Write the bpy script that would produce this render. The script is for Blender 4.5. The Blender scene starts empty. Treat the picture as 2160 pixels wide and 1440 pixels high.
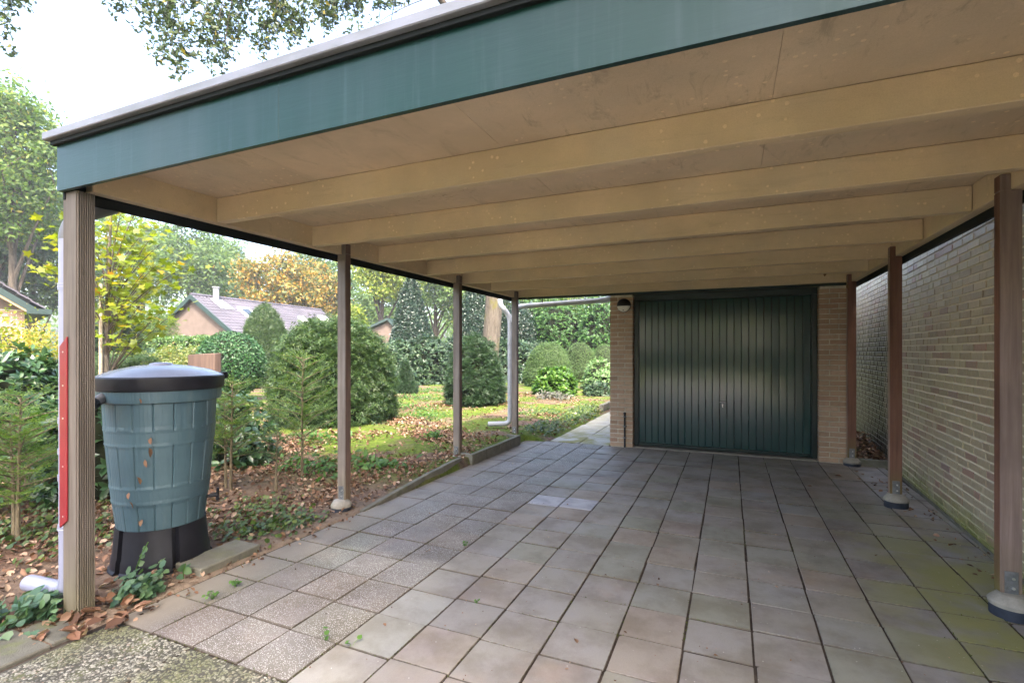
import bpy, bmesh, math, random
import numpy as np
from mathutils import Vector, Matrix

# ------------------------------------------------------------------ camera, sky, sun, exposure
scene = bpy.context.scene
FOC, CX, CY, HCAM = 1054.6, 1080.0, 740.0, 1.38      # focal length and principal point in photo pixels, eye height in metres
YAW = math.atan(459.5 / 1054.6)
CA, SA = math.cos(YAW), math.sin(YAW)
cam_data = bpy.data.cameras.new('camera')
cam = bpy.data.objects.new('camera', cam_data)
scene.collection.objects.link(cam)
cam.location = (0, 0, HCAM)
cam.rotation_euler = (math.radians(90), 0, YAW)
cam_data.sensor_width = 36.0
cam_data.lens = 36.0 * FOC / 2160.0
cam_data.shift_y = 20.0 / 2160.0
cam_data.clip_start = 0.05
cam_data.clip_end = 2000
scene.camera = cam

SUN_EL = math.radians(52)
SUN_DIR = Vector((0.60 * math.cos(SUN_EL), -0.80 * math.cos(SUN_EL), math.sin(SUN_EL)))
world = bpy.data.worlds.new('World')
scene.world = world
world.use_nodes = True
wn = world.node_tree.nodes
sky = wn.new('ShaderNodeTexSky')
sky.sky_type = 'NISHITA'
sky.sun_disc = False
sky.sun_elevation = SUN_EL
sky.sun_rotation = math.atan2(SUN_DIR.x, SUN_DIR.y)
sky.dust_density = 6.0
sky.air_density = 1.0
sky.ozone_density = 0.6
world.node_tree.links.new(sky.outputs['Color'], wn['Background'].inputs['Color'])
wn['Background'].inputs['Strength'].default_value = 0.15
sun_data = bpy.data.lights.new('sun', 'SUN')
sun_data.energy = 1.5
sun_data.angle = math.radians(1.2)
sun_data.color = (1.0, 0.94, 0.84)
sun = bpy.data.objects.new('sun', sun_data)
scene.collection.objects.link(sun)
sun.location = SUN_DIR * 50
sun.rotation_euler = (-SUN_DIR).to_track_quat('-Z', 'Y').to_euler()
scene.view_settings.view_transform = 'Standard'
scene.view_settings.look = 'None'
scene.view_settings.gamma = 1.0
scene.view_settings.use_curve_mapping = False
scene.view_settings.exposure = 3.05
scene.render.engine = 'CYCLES'
scene.cycles.max_bounces = 8
scene.cycles.diffuse_bounces = 4
scene.cycles.transparent_max_bounces = 4
scene.cycles.use_denoising = True

rng = np.random.default_rng(7)
random.seed(7)
COL = scene.collection

# ------------------------------------------------------------------ helpers
def at(px, d, py=None, z=None):
    """world point that stands at photo column px, d metres deep"""
    c = (px - CX) * d / FOC
    if z is None:
        z = HCAM - (py - CY) * d / FOC
    return Vector((c * CA - d * SA, c * SA + d * CA, z))

def proj(x, y, z):
    c = x * CA + y * SA
    d = -x * SA + y * CA
    return (CX + FOC * c / d, CY - FOC * (z - HCAM) / d, d)

def tag(o, label=None, cat=None, group=None, kind=None):
    if label: o['label'] = label
    if cat: o['category'] = cat
    if group: o['group'] = group
    if kind: o['kind'] = kind
    return o

def empty(name, loc, rz=0.0):
    o = bpy.data.objects.new(name, None)
    COL.objects.link(o)
    o.location = loc
    o.rotation_euler = (0, 0, rz)
    o.empty_display_size = 0.2
    return o

def link(name, mesh, parent=None, loc=None, rot=None):
    o = bpy.data.objects.new(name, mesh)
    COL.objects.link(o)
    if parent: o.parent = parent
    if loc is not None: o.location = loc
    if rot is not None: o.rotation_euler = rot
    return o

def copy_tree(o, parent=None):
    c = o.copy()
    COL.objects.link(c)
    c.parent = parent
    for ch in list(o.children):
        copy_tree(ch, c)
    return c

class MB:
    def __init__(self, ox=0, oy=0, oz=0):
        self.v, self.f, self.m = [], [], []
        self.o = (ox, oy, oz)                     # world coordinates in, minus this offset
    def add(self, vs, fs, mi=0):
        b = len(self.v)
        ox, oy, oz = self.o
        self.v += [(a[0] - ox, a[1] - oy, a[2] - oz) for a in vs]
        self.f += [tuple(b + i for i in f) for f in fs]
        self.m += [mi] * len(fs)
    def box(self, x0, x1, y0, y1, z0, z1, mi=0):
        vs = [(x, y, z) for z in (z0, z1) for y in (y0, y1) for x in (x0, x1)]
        self.add(vs, [(0, 2, 3, 1), (4, 5, 7, 6), (0, 1, 5, 4), (2, 6, 7, 3), (0, 4, 6, 2), (1, 3, 7, 5)], mi)
    def tube(self, path, radii, n=8, mi=0, cap=True):
        path = [Vector(p) for p in path]
        if not isinstance(radii, (list, tuple)): radii = [radii] * len(path)
        vs, fs = [], []
        up = Vector((0, 0, 1))
        ref = None
        for i, p in enumerate(path):
            t = (path[min(i + 1, len(path) - 1)] - path[max(i - 1, 0)])
            t = t.normalized() if t.length > 1e-9 else up
            if ref is None:
                ref = t.cross(up if abs(t.z) < 0.9 else Vector((1, 0, 0))).normalized()
            else:
                ref = (ref - t * ref.dot(t))
                ref = ref.normalized() if ref.length > 1e-6 else t.orthogonal().normalized()
            b = t.cross(ref)
            for k in range(n):
                a = 2 * math.pi * k / n
                vs.append(p + (ref * math.cos(a) + b * math.sin(a)) * radii[i])
        for i in range(len(path) - 1):
            for k in range(n):
                k2 = (k + 1) % n
                fs.append((i * n + k, i * n + k2, (i + 1) * n + k2, (i + 1) * n + k))
        if cap:
            fs.append(tuple(range(n - 1, -1, -1)))
            fs.append(tuple((len(path) - 1) * n + k for k in range(n)))
        self.add(vs, fs, mi)
    def lathe(self, prof, n=48, c=(0, 0), mi=0, cap0=True, cap1=True):
        vs, fs = [], []
        for r, z in prof:
            for k in range(n):
                a = 2 * math.pi * k / n
                vs.append((c[0] + r * math.cos(a), c[1] + r * math.sin(a), z))
        for i in range(len(prof) - 1):
            for k in range(n):
                k2 = (k + 1) % n
                fs.append((i * n + k, i * n + k2, (i + 1) * n + k2, (i + 1) * n + k))
        if cap0: fs.append(tuple(range(n - 1, -1, -1)))
        if cap1: fs.append(tuple((len(prof) - 1) * n + k for k in range(n)))
        self.add(vs, fs, mi)
    def mesh(self, name, mats, bevel=0.0, smooth=False, seg=1):
        me = bpy.data.meshes.new(name)
        me.from_pydata([tuple(v) for v in self.v], [], self.f)
        if not isinstance(mats, (list, tuple)): mats = [mats]
        for m in mats: me.materials.append(m)
        for p, i in zip(me.polygons, self.m): p.material_index = i
        if bevel > 0:
            bm = bmesh.new(); bm.from_mesh(me)
            es = [e for e in bm.edges if len(e.link_faces) == 2 and e.calc_face_angle(0) > 0.5]
            bmesh.ops.bevel(bm, geom=es, offset=bevel, segments=seg, affect='EDGES', clamp_overlap=True)
            bm.to_mesh(me); bm.free()
        if smooth:
            me.polygons.foreach_set('use_smooth', [True] * len(me.polygons))
            me.set_sharp_from_angle(angle=math.radians(40))
        me.update()
        return me
    def build(self, name, mats, parent=None, bevel=0.0, smooth=False, seg=1, loc=None, rot=None):
        return link(name, self.mesh(name, mats, bevel, smooth, seg), parent, loc, rot)

def np_mesh(name, V, T, mat):
    """triangle mesh from numpy arrays"""
    me = bpy.data.meshes.new(name)
    V = np.ascontiguousarray(V, dtype=np.float32); T = np.ascontiguousarray(T, dtype=np.int32)
    me.vertices.add(len(V)); me.vertices.foreach_set('co', V.ravel())
    me.loops.add(T.size); me.loops.foreach_set('vertex_index', T.ravel())
    me.polygons.add(len(T))
    me.polygons.foreach_set('loop_start', np.arange(0, T.size, 3, dtype=np.int32))
    me.update(calc_edges=True)
    me.materials.append(mat)
    return me

def nrm(a):
    return a / np.maximum(np.linalg.norm(a, axis=1, keepdims=True), 1e-9)

# leaf outlines: x across, y along, z fold ; triangles
LEAF = {
    'oval': (np.array([(0, 0, 0), (-.26, .45, .07), (0, 1, 0), (.26, .45, .07)]), [(0, 3, 2), (0, 2, 1)]),
    'oval6': (np.array([(0, 0, 0), (-.2, .3, .06), (-.19, .68, .05), (0, 1, -.06), (.19, .68, .05), (.2, .3, .06), (0, .5, .0)]),
              [(0, 6, 1), (1, 6, 2), (2, 6, 3), (3, 6, 4), (4, 6, 5), (5, 6, 0)]),
    'round': (np.array([(0, 0, 0), (-.42, .12, .05), (-.46, .55, .04), (0, .98, -.05), (.46, .55, .04), (.42, .12, .05), (0, .45, 0)]),
              [(0, 6, 1), (1, 6, 2), (2, 6, 3), (3, 6, 4), (4, 6, 5), (5, 6, 0)]),
    'maple': (np.array([(0, .12, 0), (-.45, 0, .03), (-.30, .28, .02), (-.62, .55, .06), (-.25, .60, .02), (0, 1.05, -.03), (.25, .60, .02), (.62, .55, .06), (.30, .28, .02), (.45, 0, .03)]),
              [(0, 2, 1), (0, 4, 2), (2, 4, 3), (0, 6, 4), (4, 6, 5), (0, 8, 6), (6, 8, 7), (0, 9, 8)]),
    'oak': (np.array([(0, 0, 0), (-.16, .22, .03), (-.12, .38, .0), (-.30, .60, .05), (-.12, .74, 0), (0, 1, -.03), (.12, .74, 0), (.30, .60, .05), (.12, .38, 0), (.16, .22, .03)]),
            [(0, 2, 1), (0, 9, 8), (0, 8, 2), (2, 4, 3), (2, 8, 6), (2, 6, 4), (8, 7, 6), (4, 6, 5)]),
    'needle': (np.array([(-.055, 0, 0), (.055, 0, 0), (.0, 1, 0)]), [(0, 1, 2)]),
    'spray': (np.array([(0, 0, 0), (-.16, .55, .05), (0, 1, -.05), (.16, .55, .05)]), [(0, 3, 2), (0, 2, 1)]),
    'frond': (np.array([(-.03, 0, 0), (.03, 0, 0), (0, 1, -.08), (0, .2, 0), (.34, .42, -.06), (.02, .32, 0), (-.34, .42, -.06), (-.02, .32, 0), (0, .5, -.02), (.28, .74, -.1), (.02, .6, -.02), (-.28, .74, -.1), (-.02, .6, -.02)]),
              [(0, 1, 2), (3, 4, 5), (3, 7, 6), (8, 9, 10), (8, 12, 11)]),
    'dry': (np.array([(0, 0, .02), (-.28, .25, .16), (-.3, .65, .2), (0, 1, .05), (.28, .7, .14), (.3, .3, .22), (0, .5, 0)]),
            [(0, 6, 1), (1, 6, 2), (2, 6, 3), (3, 6, 4), (4, 6, 5), (5, 6, 0)]),
}

def leaves(P, size, kind='oval', normal=None, njit=0.7, dirs=None, djit=0.6, r=None):
    """arrays (V, T) for one leaf at each point"""
    r = r or rng
    P = np.asarray(P, float); n = len(P)
    size = np.broadcast_to(np.asarray(size, float), (n,)).reshape(n, 1)
    nn = r.normal(size=(n, 3)) * njit
    nn = nn + (np.array([0, 0, 1.0]) if normal is None else normal)
    nn = nrm(nn)
    t = r.normal(size=(n, 3))
    if dirs is not None: t = t * djit + dirs
    t = t - nn * np.sum(t * nn, axis=1, keepdims=True)
    t = nrm(t); b = np.cross(t, nn)
    tv, tf = LEAF[kind]; k = len(tv); tf = np.array(tf)
    V = (P[:, None, :] + size[:, None, :] * (tv[None, :, 0:1] * b[:, None, :] + tv[None, :, 1:2] * t[:, None, :] + tv[None, :, 2:3] * nn[:, None, :]))
    T = (np.arange(n)[:, None, None] * k + tf[None]).reshape(-1, 3)
    return V.reshape(-1, 3), T

def merge(parts):
    Vs, Ts, b = [], [], 0
    for V, T in parts:
        Vs.append(V); Ts.append(T + b); b += len(V)
    return np.concatenate(Vs), np.concatenate(Ts)

def leaf_obj(name, parts, mat, parent=None, off=(0, 0, 0), loc=None):
    V, T = merge(parts) if isinstance(parts, list) else parts
    return link(name, np_mesh(name, V - np.array(off), T, mat), parent, loc)

def sm(a, b, x):
    t = np.clip((x - a) / (b - a), 0, 1)
    return t * t * (3 - 2 * t)

# ------------------------------------------------------------------ materials
class NT:
    def __init__(self, name):
        self.m = bpy.data.materials.new(name)
        self.m.use_nodes = True
        self.t = self.m.node_tree
        self.b = self.t.nodes['Principled BSDF']
        self.out = self.t.nodes['Material Output']
    def n(self, typ, **kw):
        nd = self.t.nodes.new('ShaderNode' + typ)
        for k, v in kw.items():
            if k in nd.inputs.keys(): self.set(nd.inputs[k], v)
            else: setattr(nd, k, v)
        return nd
    def set(self, sock, v):
        if isinstance(v, bpy.types.NodeSocket): self.t.links.new(v, sock)
        elif isinstance(v, (tuple, list)) and sock.type == 'RGBA' and len(v) == 3: sock.default_value = (*v, 1)
        else: sock.default_value = v
    def pos(self, scale=(1, 1, 1), space='world', rot=(0, 0, 0), loc=(0, 0, 0)):
        src = self.n('NewGeometry').outputs['Position'] if space == 'world' else self.n('TexCoord').outputs['Object']
        mp = self.n('Mapping'); mp.inputs['Scale'].default_value = scale; mp.inputs['Rotation'].default_value = rot; mp.inputs['Location'].default_value = loc
        self.t.links.new(src, mp.inputs['Vector'])
        return mp.outputs['Vector']
    def noise(self, vec, scale=5, detail=4, rough=0.6, dist=0.0):
        nd = self.n('TexNoise'); nd.inputs['Scale'].default_value = scale; nd.inputs['Detail'].default_value = detail
        nd.inputs['Roughness'].default_value = rough; nd.inputs['Distortion'].default_value = dist
        self.t.links.new(vec, nd.inputs['Vector'])
        return nd.outputs['Fac']
    def vor(self, vec, scale=50, feature='F1', out='Distance'):
        nd = self.n('TexVoronoi', feature=feature); nd.inputs['Scale'].default_value = scale
        self.t.links.new(vec, nd.inputs['Vector'])
        return nd.outputs[out]
    def ramp(self, fac, stops, interp='LINEAR'):
        nd = self.n('ValToRGB'); cr = nd.color_ramp; cr.interpolation = interp
        while len(cr.elements) < len(stops): cr.elements.new(0.5)
        for e, (p, c) in zip(cr.elements, stops):
            e.position = p
            e.color = (c, c, c, 1) if not isinstance(c, (tuple, list)) else (*c, 1)
        self.t.links.new(fac, nd.inputs['Fac'])
        return nd.outputs['Color']
    def mix(self, fac, a, b, typ='MIX'):
        nd = self.n('Mix', data_type='RGBA', blend_type=typ)
        self.set(nd.inputs[0], fac); self.set(nd.inputs[6], a); self.set(nd.inputs[7], b)
        return nd.outputs[2]
    def math(self, op, a, b=0.0, clamp=False):
        nd = self.n('Math', operation=op, use_clamp=clamp)
        self.set(nd.inputs[0], a); self.set(nd.inputs[1], b)
        return nd.outputs[0]
    def rand(self): return self.n('ObjectInfo').outputs['Random']
    def island(self): return self.n('NewGeometry').outputs['Random Per Island']
    def xyz(self, vec=None):
        s = self.n('SeparateXYZ')
        self.t.links.new(vec if vec is not None else self.n('NewGeometry').outputs['Position'], s.inputs[0])
        return s.outputs
    def sstep(self, val, a, b):
        nd = self.n('MapRange', interpolation_type='SMOOTHSTEP')
        self.set(nd.inputs[0], val); nd.inputs[1].default_value = a; nd.inputs[2].default_value = b
        return nd.outputs[0]
    def bump(self, h, strength=0.3, dist=0.01):
        nd = self.n('Bump'); nd.inputs['Strength'].default_value = strength; nd.inputs['Distance'].default_value = dist
        self.t.links.new(h, nd.inputs['Height'])
        self.t.links.new(nd.outputs['Normal'], self.b.inputs['Normal'])
    def fin(self, color, rough=0.7, spec=0.5, metal=0.0):
        self.set(self.b.inputs['Base Color'], color); self.set(self.b.inputs['Roughness'], rough)
        self.b.inputs['Specular IOR Level'].default_value = spec; self.b.inputs['Metallic'].default_value = metal
        return self.m

M = {}
def leaf_mat(key, stops, rough=0.45, trans=0.35, tcol=None, spec=0.45):
    t = NT(key)
    k_ = 1.0 if key in ('dry_leaf', 'golden', 'weed', 'yew_fresh', 'yew_clip', 'tree_green', 'tree_teal', 'tree_yellowgreen') else .70 if key in ('holly', 'rhodo_pale', 'maple', 'golden_') else .82
    stops = [(p, tuple(x * k_ for x in c)) for p, c in stops]
    c = t.ramp(t.island(), stops)
    pv = t.pos()
    big = t.noise(pv, 1.3, 2)
    c = t.mix(t.math('MULTIPLY', t.sstep(big, .35, .7), .45), c, t.mix(1.0, c, (0.62, 0.75, 0.55), 'MULTIPLY'))
    t.fin(c, rough, spec)
    if trans > 0:
        tr = t.n('BsdfTranslucent')
        t.set(tr.inputs['Color'], t.mix(1.0, c, tcol or (1.5, 1.55, 0.7), 'MULTIPLY'))
        mx = t.n('MixShader'); mx.inputs[0].default_value = trans
        t.t.links.new(t.b.outputs[0], mx.inputs[1]); t.t.links.new(tr.outputs[0], mx.inputs[2])
        t.t.links.new(mx.outputs[0], t.out.inputs['Surface'])
    M[key] = t.m
    return t.m

leaf_mat('yew', [(0, (.022, .052, .016)), (.5, (.04, .085, .022)), (.85, (.07, .125, .03)), (1, (.12, .16, .045))], .5, .25)
leaf_mat('yew_dark', [(0, (.016, .042, .018)), (.6, (.03, .07, .026)), (1, (.06, .11, .035))], .5, .2)
leaf_mat('yew_fresh', [(0, (.05, .10, .022)), (.5, (.095, .165, .03)), (1, (.18, .24, .05))], .5, .35)
leaf_mat('yew_clip', [(0, (.03, .065, .018)), (.5, (.06, .115, .028)), (1, (.11, .175, .045))], .55, .25)
leaf_mat('rhodo', [(0, (.02, .055, .022)), (.6, (.045, .10, .035)), (1, (.09, .16, .05))], .3, .2, spec=.6)
leaf_mat('rhodo_pale', [(0, (.03, .07, .035)), (.6, (.06, .115, .055)), (1, (.10, .16, .07))], .42, .2, spec=.5)
leaf_mat('rhodo_fresh', [(0, (.035, .095, .012)), (.6, (.075, .17, .022)), (1, (.14, .25, .04))], .35, .35)
leaf_mat('laurel', [(0, (.02, .065, .016)), (.55, (.045, .12, .026)), (1, (.10, .2, .045))], .45, .3, spec=.4)
leaf_mat('holly', [(0, (.012, .034, .02)), (.7, (.026, .06, .034)), (1, (.05, .09, .05))], .34, .12, spec=.55)
leaf_mat('variegated', [(0, (.08, .17, .05)), (.6, (.15, .26, .09)), (1, (.36, .42, .26))], .35, .3)
leaf_mat('boxleaf', [(0, (.018, .06, .022)), (.6, (.035, .105, .034)), (1, (.07, .16, .05))], .45, .22, spec=.4)
leaf_mat('ivy', [(0, (.045, .085, .02)), (.6, (.095, .15, .035)), (1, (.18, .22, .05))], .4, .3)
leaf_mat('ivy_blue', [(0, (.05, .11, .06)), (.6, (.09, .17, .09)), (1, (.15, .24, .11))], .4, .3)
leaf_mat('maple', [(0, (.13, .19, .015)), (.6, (.22, .27, .02)), (.93, (.33, .32, .02)), (.985, (.42, .28, .02)), (1, (.42, .14, .02))], .45, .5, (1.3, 1.3, .5))
leaf_mat('oak_leaf', [(0, (.02, .04, .012)), (.7, (.045, .075, .02)), (.95, (.09, .12, .03)), (1, (.30, .22, .03))], .5, .22)
leaf_mat('tree_green', [(0, (.05, .10, .025)), (.6, (.09, .15, .035)), (.97, (.16, .21, .05)), (1, (.34, .26, .05))], .55, .5, spec=.3)
leaf_mat('tree_yellowgreen', [(0, (.10, .15, .025)), (.6, (.17, .22, .035)), (1, (.30, .30, .05))], .5, .45)
leaf_mat('tree_teal', [(0, (.055, .10, .04)), (.6, (.09, .155, .055)), (1, (.15, .21, .07))], .55, .48, spec=.3)
leaf_mat('tree_dark', [(0, (.025, .055, .022)), (.6, (.05, .09, .035)), (1, (.085, .13, .05))], .5, .3)
leaf_mat('tree_orange', [(0, (.08, .12, .03)), (.4, (.14, .16, .035)), (.6, (.28, .21, .035)), (.85, (.42, .25, .035)), (1, (.50, .25, .04))], .5, .45, (1.3, 1.15, .6))
leaf_mat('hedge_fresh', [(0, (.05, .12, .03)), (.6, (.10, .19, .05)), (1, (.19, .28, .08))], .35, .3)
leaf_mat('hedge_pale', [(0, (.08, .125, .028)), (.5, (.14, .185, .045)), (.9, (.24, .25, .07)), (1, (.30, .21, .08))], .45, .4)
leaf_mat('golden', [(0, (.20, .20, .03)), (.6, (.34, .28, .05)), (1, (.45, .30, .05))], .5, .45)
leaf_mat('dry_leaf', [(0, (.06, .03, .018)), (.35, (.14, .068, .04)), (.7, (.25, .14, .09)), (1, (.42, .30, .22))], .7, .1, spec=.25)
leaf_mat('moss_tuft', [(0, (.045, .07, .008)), (.6, (.085, .115, .012)), (1, (.16, .17, .025))], .8, .3, spec=.1)
leaf_mat('weed', [(0, (.04, .10, .016)), (1, (.095, .19, .035))], .5, .4)
leaf_mat('lavender', [(0, (.08, .09, .06)), (.6, (.13, .13, .10)), (1, (.17, .15, .17))], .7, .2)

def bark(key, c1, c2, scale=(14, 14, 3), moss=None):
    t = NT(key)
    v = t.pos(scale)
    n = t.noise(v, 1.0, 6, .7, .4)
    c = t.mix(t.sstep(n, .3, .7), c1, c2)
    if moss:
        c = t.mix(t.math('MULTIPLY', t.sstep(t.noise(t.pos((1.5, 1.5, 1.0)), 1.4, 4), .55, .68), .75), c, moss)
    t.bump(n, .7, .03)
    M[key] = t.fin(c, .9, .2)
bark('bark', (.045, .035, .027), (.10, .08, .062))
bark('bark_grey', (.055, .045, .035), (.12, .102, .082), (30, 30, 6), (.10, .095, .02))
bark('bark_dark', (.03, .024, .02), (.065, .053, .042))
bark('twig', (.10, .08, .05), (.2, .16, .10), (40, 40, 12))

def simple(key, c, rough=.6, spec=.5, metal=0, var=.0, nscale=6, bump=0.0, bscale=60):
    t = NT(key)
    v = t.pos()
    col = c
    if var > 0:
        n = t.noise(v, nscale, 5)
        col = t.mix(t.sstep(n, .3, .7), tuple(x * (1 - var) for x in c), tuple(min(1, x * (1 + var)) for x in c))
    if bump > 0: t.bump(t.noise(v, bscale, 4), bump, .004)
    M[key] = t.fin(col, rough, spec, metal)
    return M[key]

simple('pvc', (.22, .23, .31), .38, .5, 0, .06, 3)
simple('pvc_grey', (.34, .35, .37), .4, .5, 0, .15, 5)
simple('groove_shade', (.022, .018, .014), .95, .1)
simple('pvc_dark', (.10, .10, .105), .45)
simple('zinc', (.22, .225, .25), .35, .6, .0, .15, 4)
simple('galv', (.20, .21, .22), .42, .6, .6, .25, 30)
simple('black_plastic', (.010, .010, .014), .45, .3, 0, .2, 8, .15, 120)
simple('lid_plastic', (.15, .15, .185), .26, .5, 0, .15, 5, .1, 140)  # sky reflection on the lid top is put into this pale lilac
simple('red_paint', (.19, .012, .018), .32, .5, 0, .1, 5)
simple('screw', (.7, .7, .68), .3, .6, .9)
simple('white_lamp', (.72, .68, .60), .45, .4, 0, .08, 10)
simple('lamp_black', (.012, .012, .014), .35)
simple('roof_bitumen', (.05, .05, .05), .9)
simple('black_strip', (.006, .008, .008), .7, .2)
simple('soil', (.12, .085, .065), .95, .1, 0, .35, 9, .8, 30)
simple('joint_sand', (.05, .038, .03), .95, .1, 0, .4, 12, .8, 60)
simple('pebble', (.46, .44, .36), .5, .4, 0, .45, 60)
simple('stake', (.30, .25, .19), .85, .2, 0, .25, 20)
simple('foot_blue', (.018, .024, .038), .6, .4, 0, .3, 12)
simple('dark_glass', (.02, .025, .03), .12, .8)
simple('white_frame', (.75, .75, .75), .5)
simple('far_fascia', (.008, .025, .023), .6)
simple('cream_trim', (.40, .31, .20), .6)
simple('petal', (.18, .14, .5), .6)

# paving --------------------------------------------------------------
def paver_mat(key, speck):
    t = NT(key)
    v = t.pos()
    r = t.rand() if key != 'paver_far' else t.island()
    base = t.ramp(r, [(0, (.232, .213, .20)), (.25, (.29, .268, .252)), (.5, (.258, .235, .22)), (.7, (.295, .248, .224)), (.85, (.245, .245, .212)), (1, (.285, .27, .278))])
    blot = t.noise(v, 3.2, 5, .65)
    base = t.mix(t.math('MULTIPLY', t.sstep(blot, .38, .68), .8), base, t.mix(1, base, (.62, .56, .52), 'MULTIPLY'))
    # rusty and greenish blotches
    rust = t.noise(t.pos((1, 1, 1), loc=(4, 9, 0)), 1.7, 4, .6)
    base = t.mix(t.math('MULTIPLY', t.sstep(rust, .55, .75), .4), base, (.33, .235, .175))
    xs = t.xyz()
    alg = t.noise(t.pos((1, 1, 1), loc=(1, 3, 0)), 2.1, 4, .6)
    near_wall = t.math('MULTIPLY', t.sstep(xs[0], .45, 1.3), t.sstep(xs[1], 5.6, 3.6))
    algm = t.math('MULTIPLY', t.math('ADD', t.math('MULTIPLY', near_wall, 1.0), .12), t.sstep(t.math('ADD', alg, t.math('MULTIPLY', r, .16)), .42, .66))
    base = t.mix(algm, base, (.24, .23, .085))
    fine = t.noise(v, 160, 3, .7)
    base = t.mix(t.math('MULTIPLY', t.sstep(fine, .3, .7), .35), t.mix(1, base, (.82, .82, .82), 'MULTIPLY'), base)
    if speck:
        d = t.vor(v, 180)
        s = t.math('LESS_THAN', d, .33)
        cc = t.vor(v, 180, 'F1', 'Color')
        s2 = t.math('MULTIPLY', s, t.math('GREATER_THAN', t.xyz(cc)[0], .42))
        wear = t.sstep(t.noise(v, 2.6, 4), .28, .62)
        edge = t.sstep(xs[0], -2.95, -2.35)
        base = t.mix(t.math('MULTIPLY', s2, t.math('MULTIPLY', t.math('ADD', .25, wear, True), edge)), t.mix(1, base, (.68, .65, .63), 'MULTIPLY'), (.52, .50, .47))
        sand = t.math('MULTIPLY', t.sstep(t.noise(v, 3, 4), .3, .6), t.sstep(xs[0], -2.45, -2.85))
        base = t.mix(t.math('MULTIPLY', sand, .8), base, (.20, .172, .135))
    else:
        d = t.vor(v, 26)
        cc = t.xyz(t.vor(v, 26, 'F1', 'Color'))
        s = t.math('MULTIPLY', t.math('LESS_THAN', d, .075), t.math('GREATER_THAN', cc[1], .72))
        base = t.mix(t.math('MULTIPLY', s, .7), base, (.5, .48, .44))
    ob = t.xyz(t.n('TexCoord').outputs['Object'])
    jag = t.math('MULTIPLY', t.noise(v, 40, 4), .007)
    ey = t.sstep(t.math('ADD', t.math('ABSOLUTE', ob[1]), jag), .1462, .1495)
    ex = t.sstep(t.math('ADD', t.math('ABSOLUTE', ob[0]), jag), .1465, .1495)
    if key != 'paver_far': base = t.mix(t.math('MULTIPLY', t.math('MAXIMUM', ex, ey), .85), base, (.075, .06, .042))
    t.bump(t.math('ADD', fine, t.math('MULTIPLY', t.noise(v, 28, 4), .8)), .35, .004)
    M[key] = t.fin(base, t.math('ADD', t.math('MULTIPLY', blot, .25), .5), .4)
paver_mat('paver', False)
paver_mat('paver_speckled', True)
paver_mat('paver_far', False)
M['paver_pale'] = simple('paver_pale', (.30, .292, .32), .6, .4, 0, .22, 6, .3, 120)

def concrete(key, c, green=.3):
    t = NT(key)
    v = t.pos()
    n = t.noise(v, 7, 6, .7)
    f = t.noise(v, 140, 3)
    col = t.mix(t.sstep(n, .3, .7), tuple(x * .65 for x in c), c)
    g = t.noise(t.pos(loc=(3, 1, 2)), 5, 4)
    col = t.mix(t.math('MULTIPLY', t.sstep(g, .48, .68), green), col, (.13, .14, .05))
    col = t.mix(t.math('MULTIPLY', t.sstep(f, .3, .7), .3), t.mix(1, col, (.75, .75, .75), 'MULTIPLY'), col)
    t.bump(t.math('ADD', f, n), .45, .006)
    M[key] = t.fin(col, .85, .3)
concrete('concrete', (.20, .19, .15), .45)
concrete('concrete_pale', (.42, .39, .33), .25)
concrete('threshold', (.30, .27, .23), .15)
concrete('mossy_slab', (.15, .14, .11), .9)
concrete('pebble_matrix', (.085, .078, .06), .7)

# ground of the garden: soil, moss and leaf crumbs
t = NT('garden_soil')
v = t.pos()
xs = t.xyz()
n1 = t.noise(v, 1.1, 5, .62); n2 = t.noise(v, 14, 5, .7); n3 = t.noise(t.pos(loc=(7, 2, 0)), 3.5, 5, .65)
soil = t.mix(t.sstep(n2, .3, .7), (.075, .05, .036), (.17, .12, .085))
soil = t.mix(t.math('MULTIPLY', t.sstep(n3, .45, .65), .6), soil, (.15, .085, .055))
moss = t.mix(t.sstep(n2, .3, .7), (.045, .07, .010), (.105, .14, .018))
far = t.sstep(xs[1], 3.2, 5.2)
mm = t.math('MULTIPLY', t.sstep(n1, .40, .52), far)
col = t.mix(mm, soil, moss)
sandm = t.math('MULTIPLY', t.math('MULTIPLY', t.sstep(xs[0], -3.35, -3.0), t.sstep(xs[1], 4.2, 3.0)), t.sstep(n3, .3, .55))
col = t.mix(sandm, col, (.20, .15, .11))
t.bump(t.math('ADD', n2, n3), .9, .03)
M['garden_soil'] = t.fin(col, .95, .15)

t = NT('lawn')
v = t.pos()
n = t.noise(v, .5, 5); n2 = t.noise(v, 12, 5)
col = t.mix(t.sstep(n, .35, .65), (.06, .085, .02), (.11, .13, .03))
col = t.mix(t.math('MULTIPLY', t.sstep(n2, .4, .65), .5), col, (.14, .11, .055))
t.bump(n2, .8, .05)
M['lawn'] = t.fin(col, .95, .15)

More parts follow.
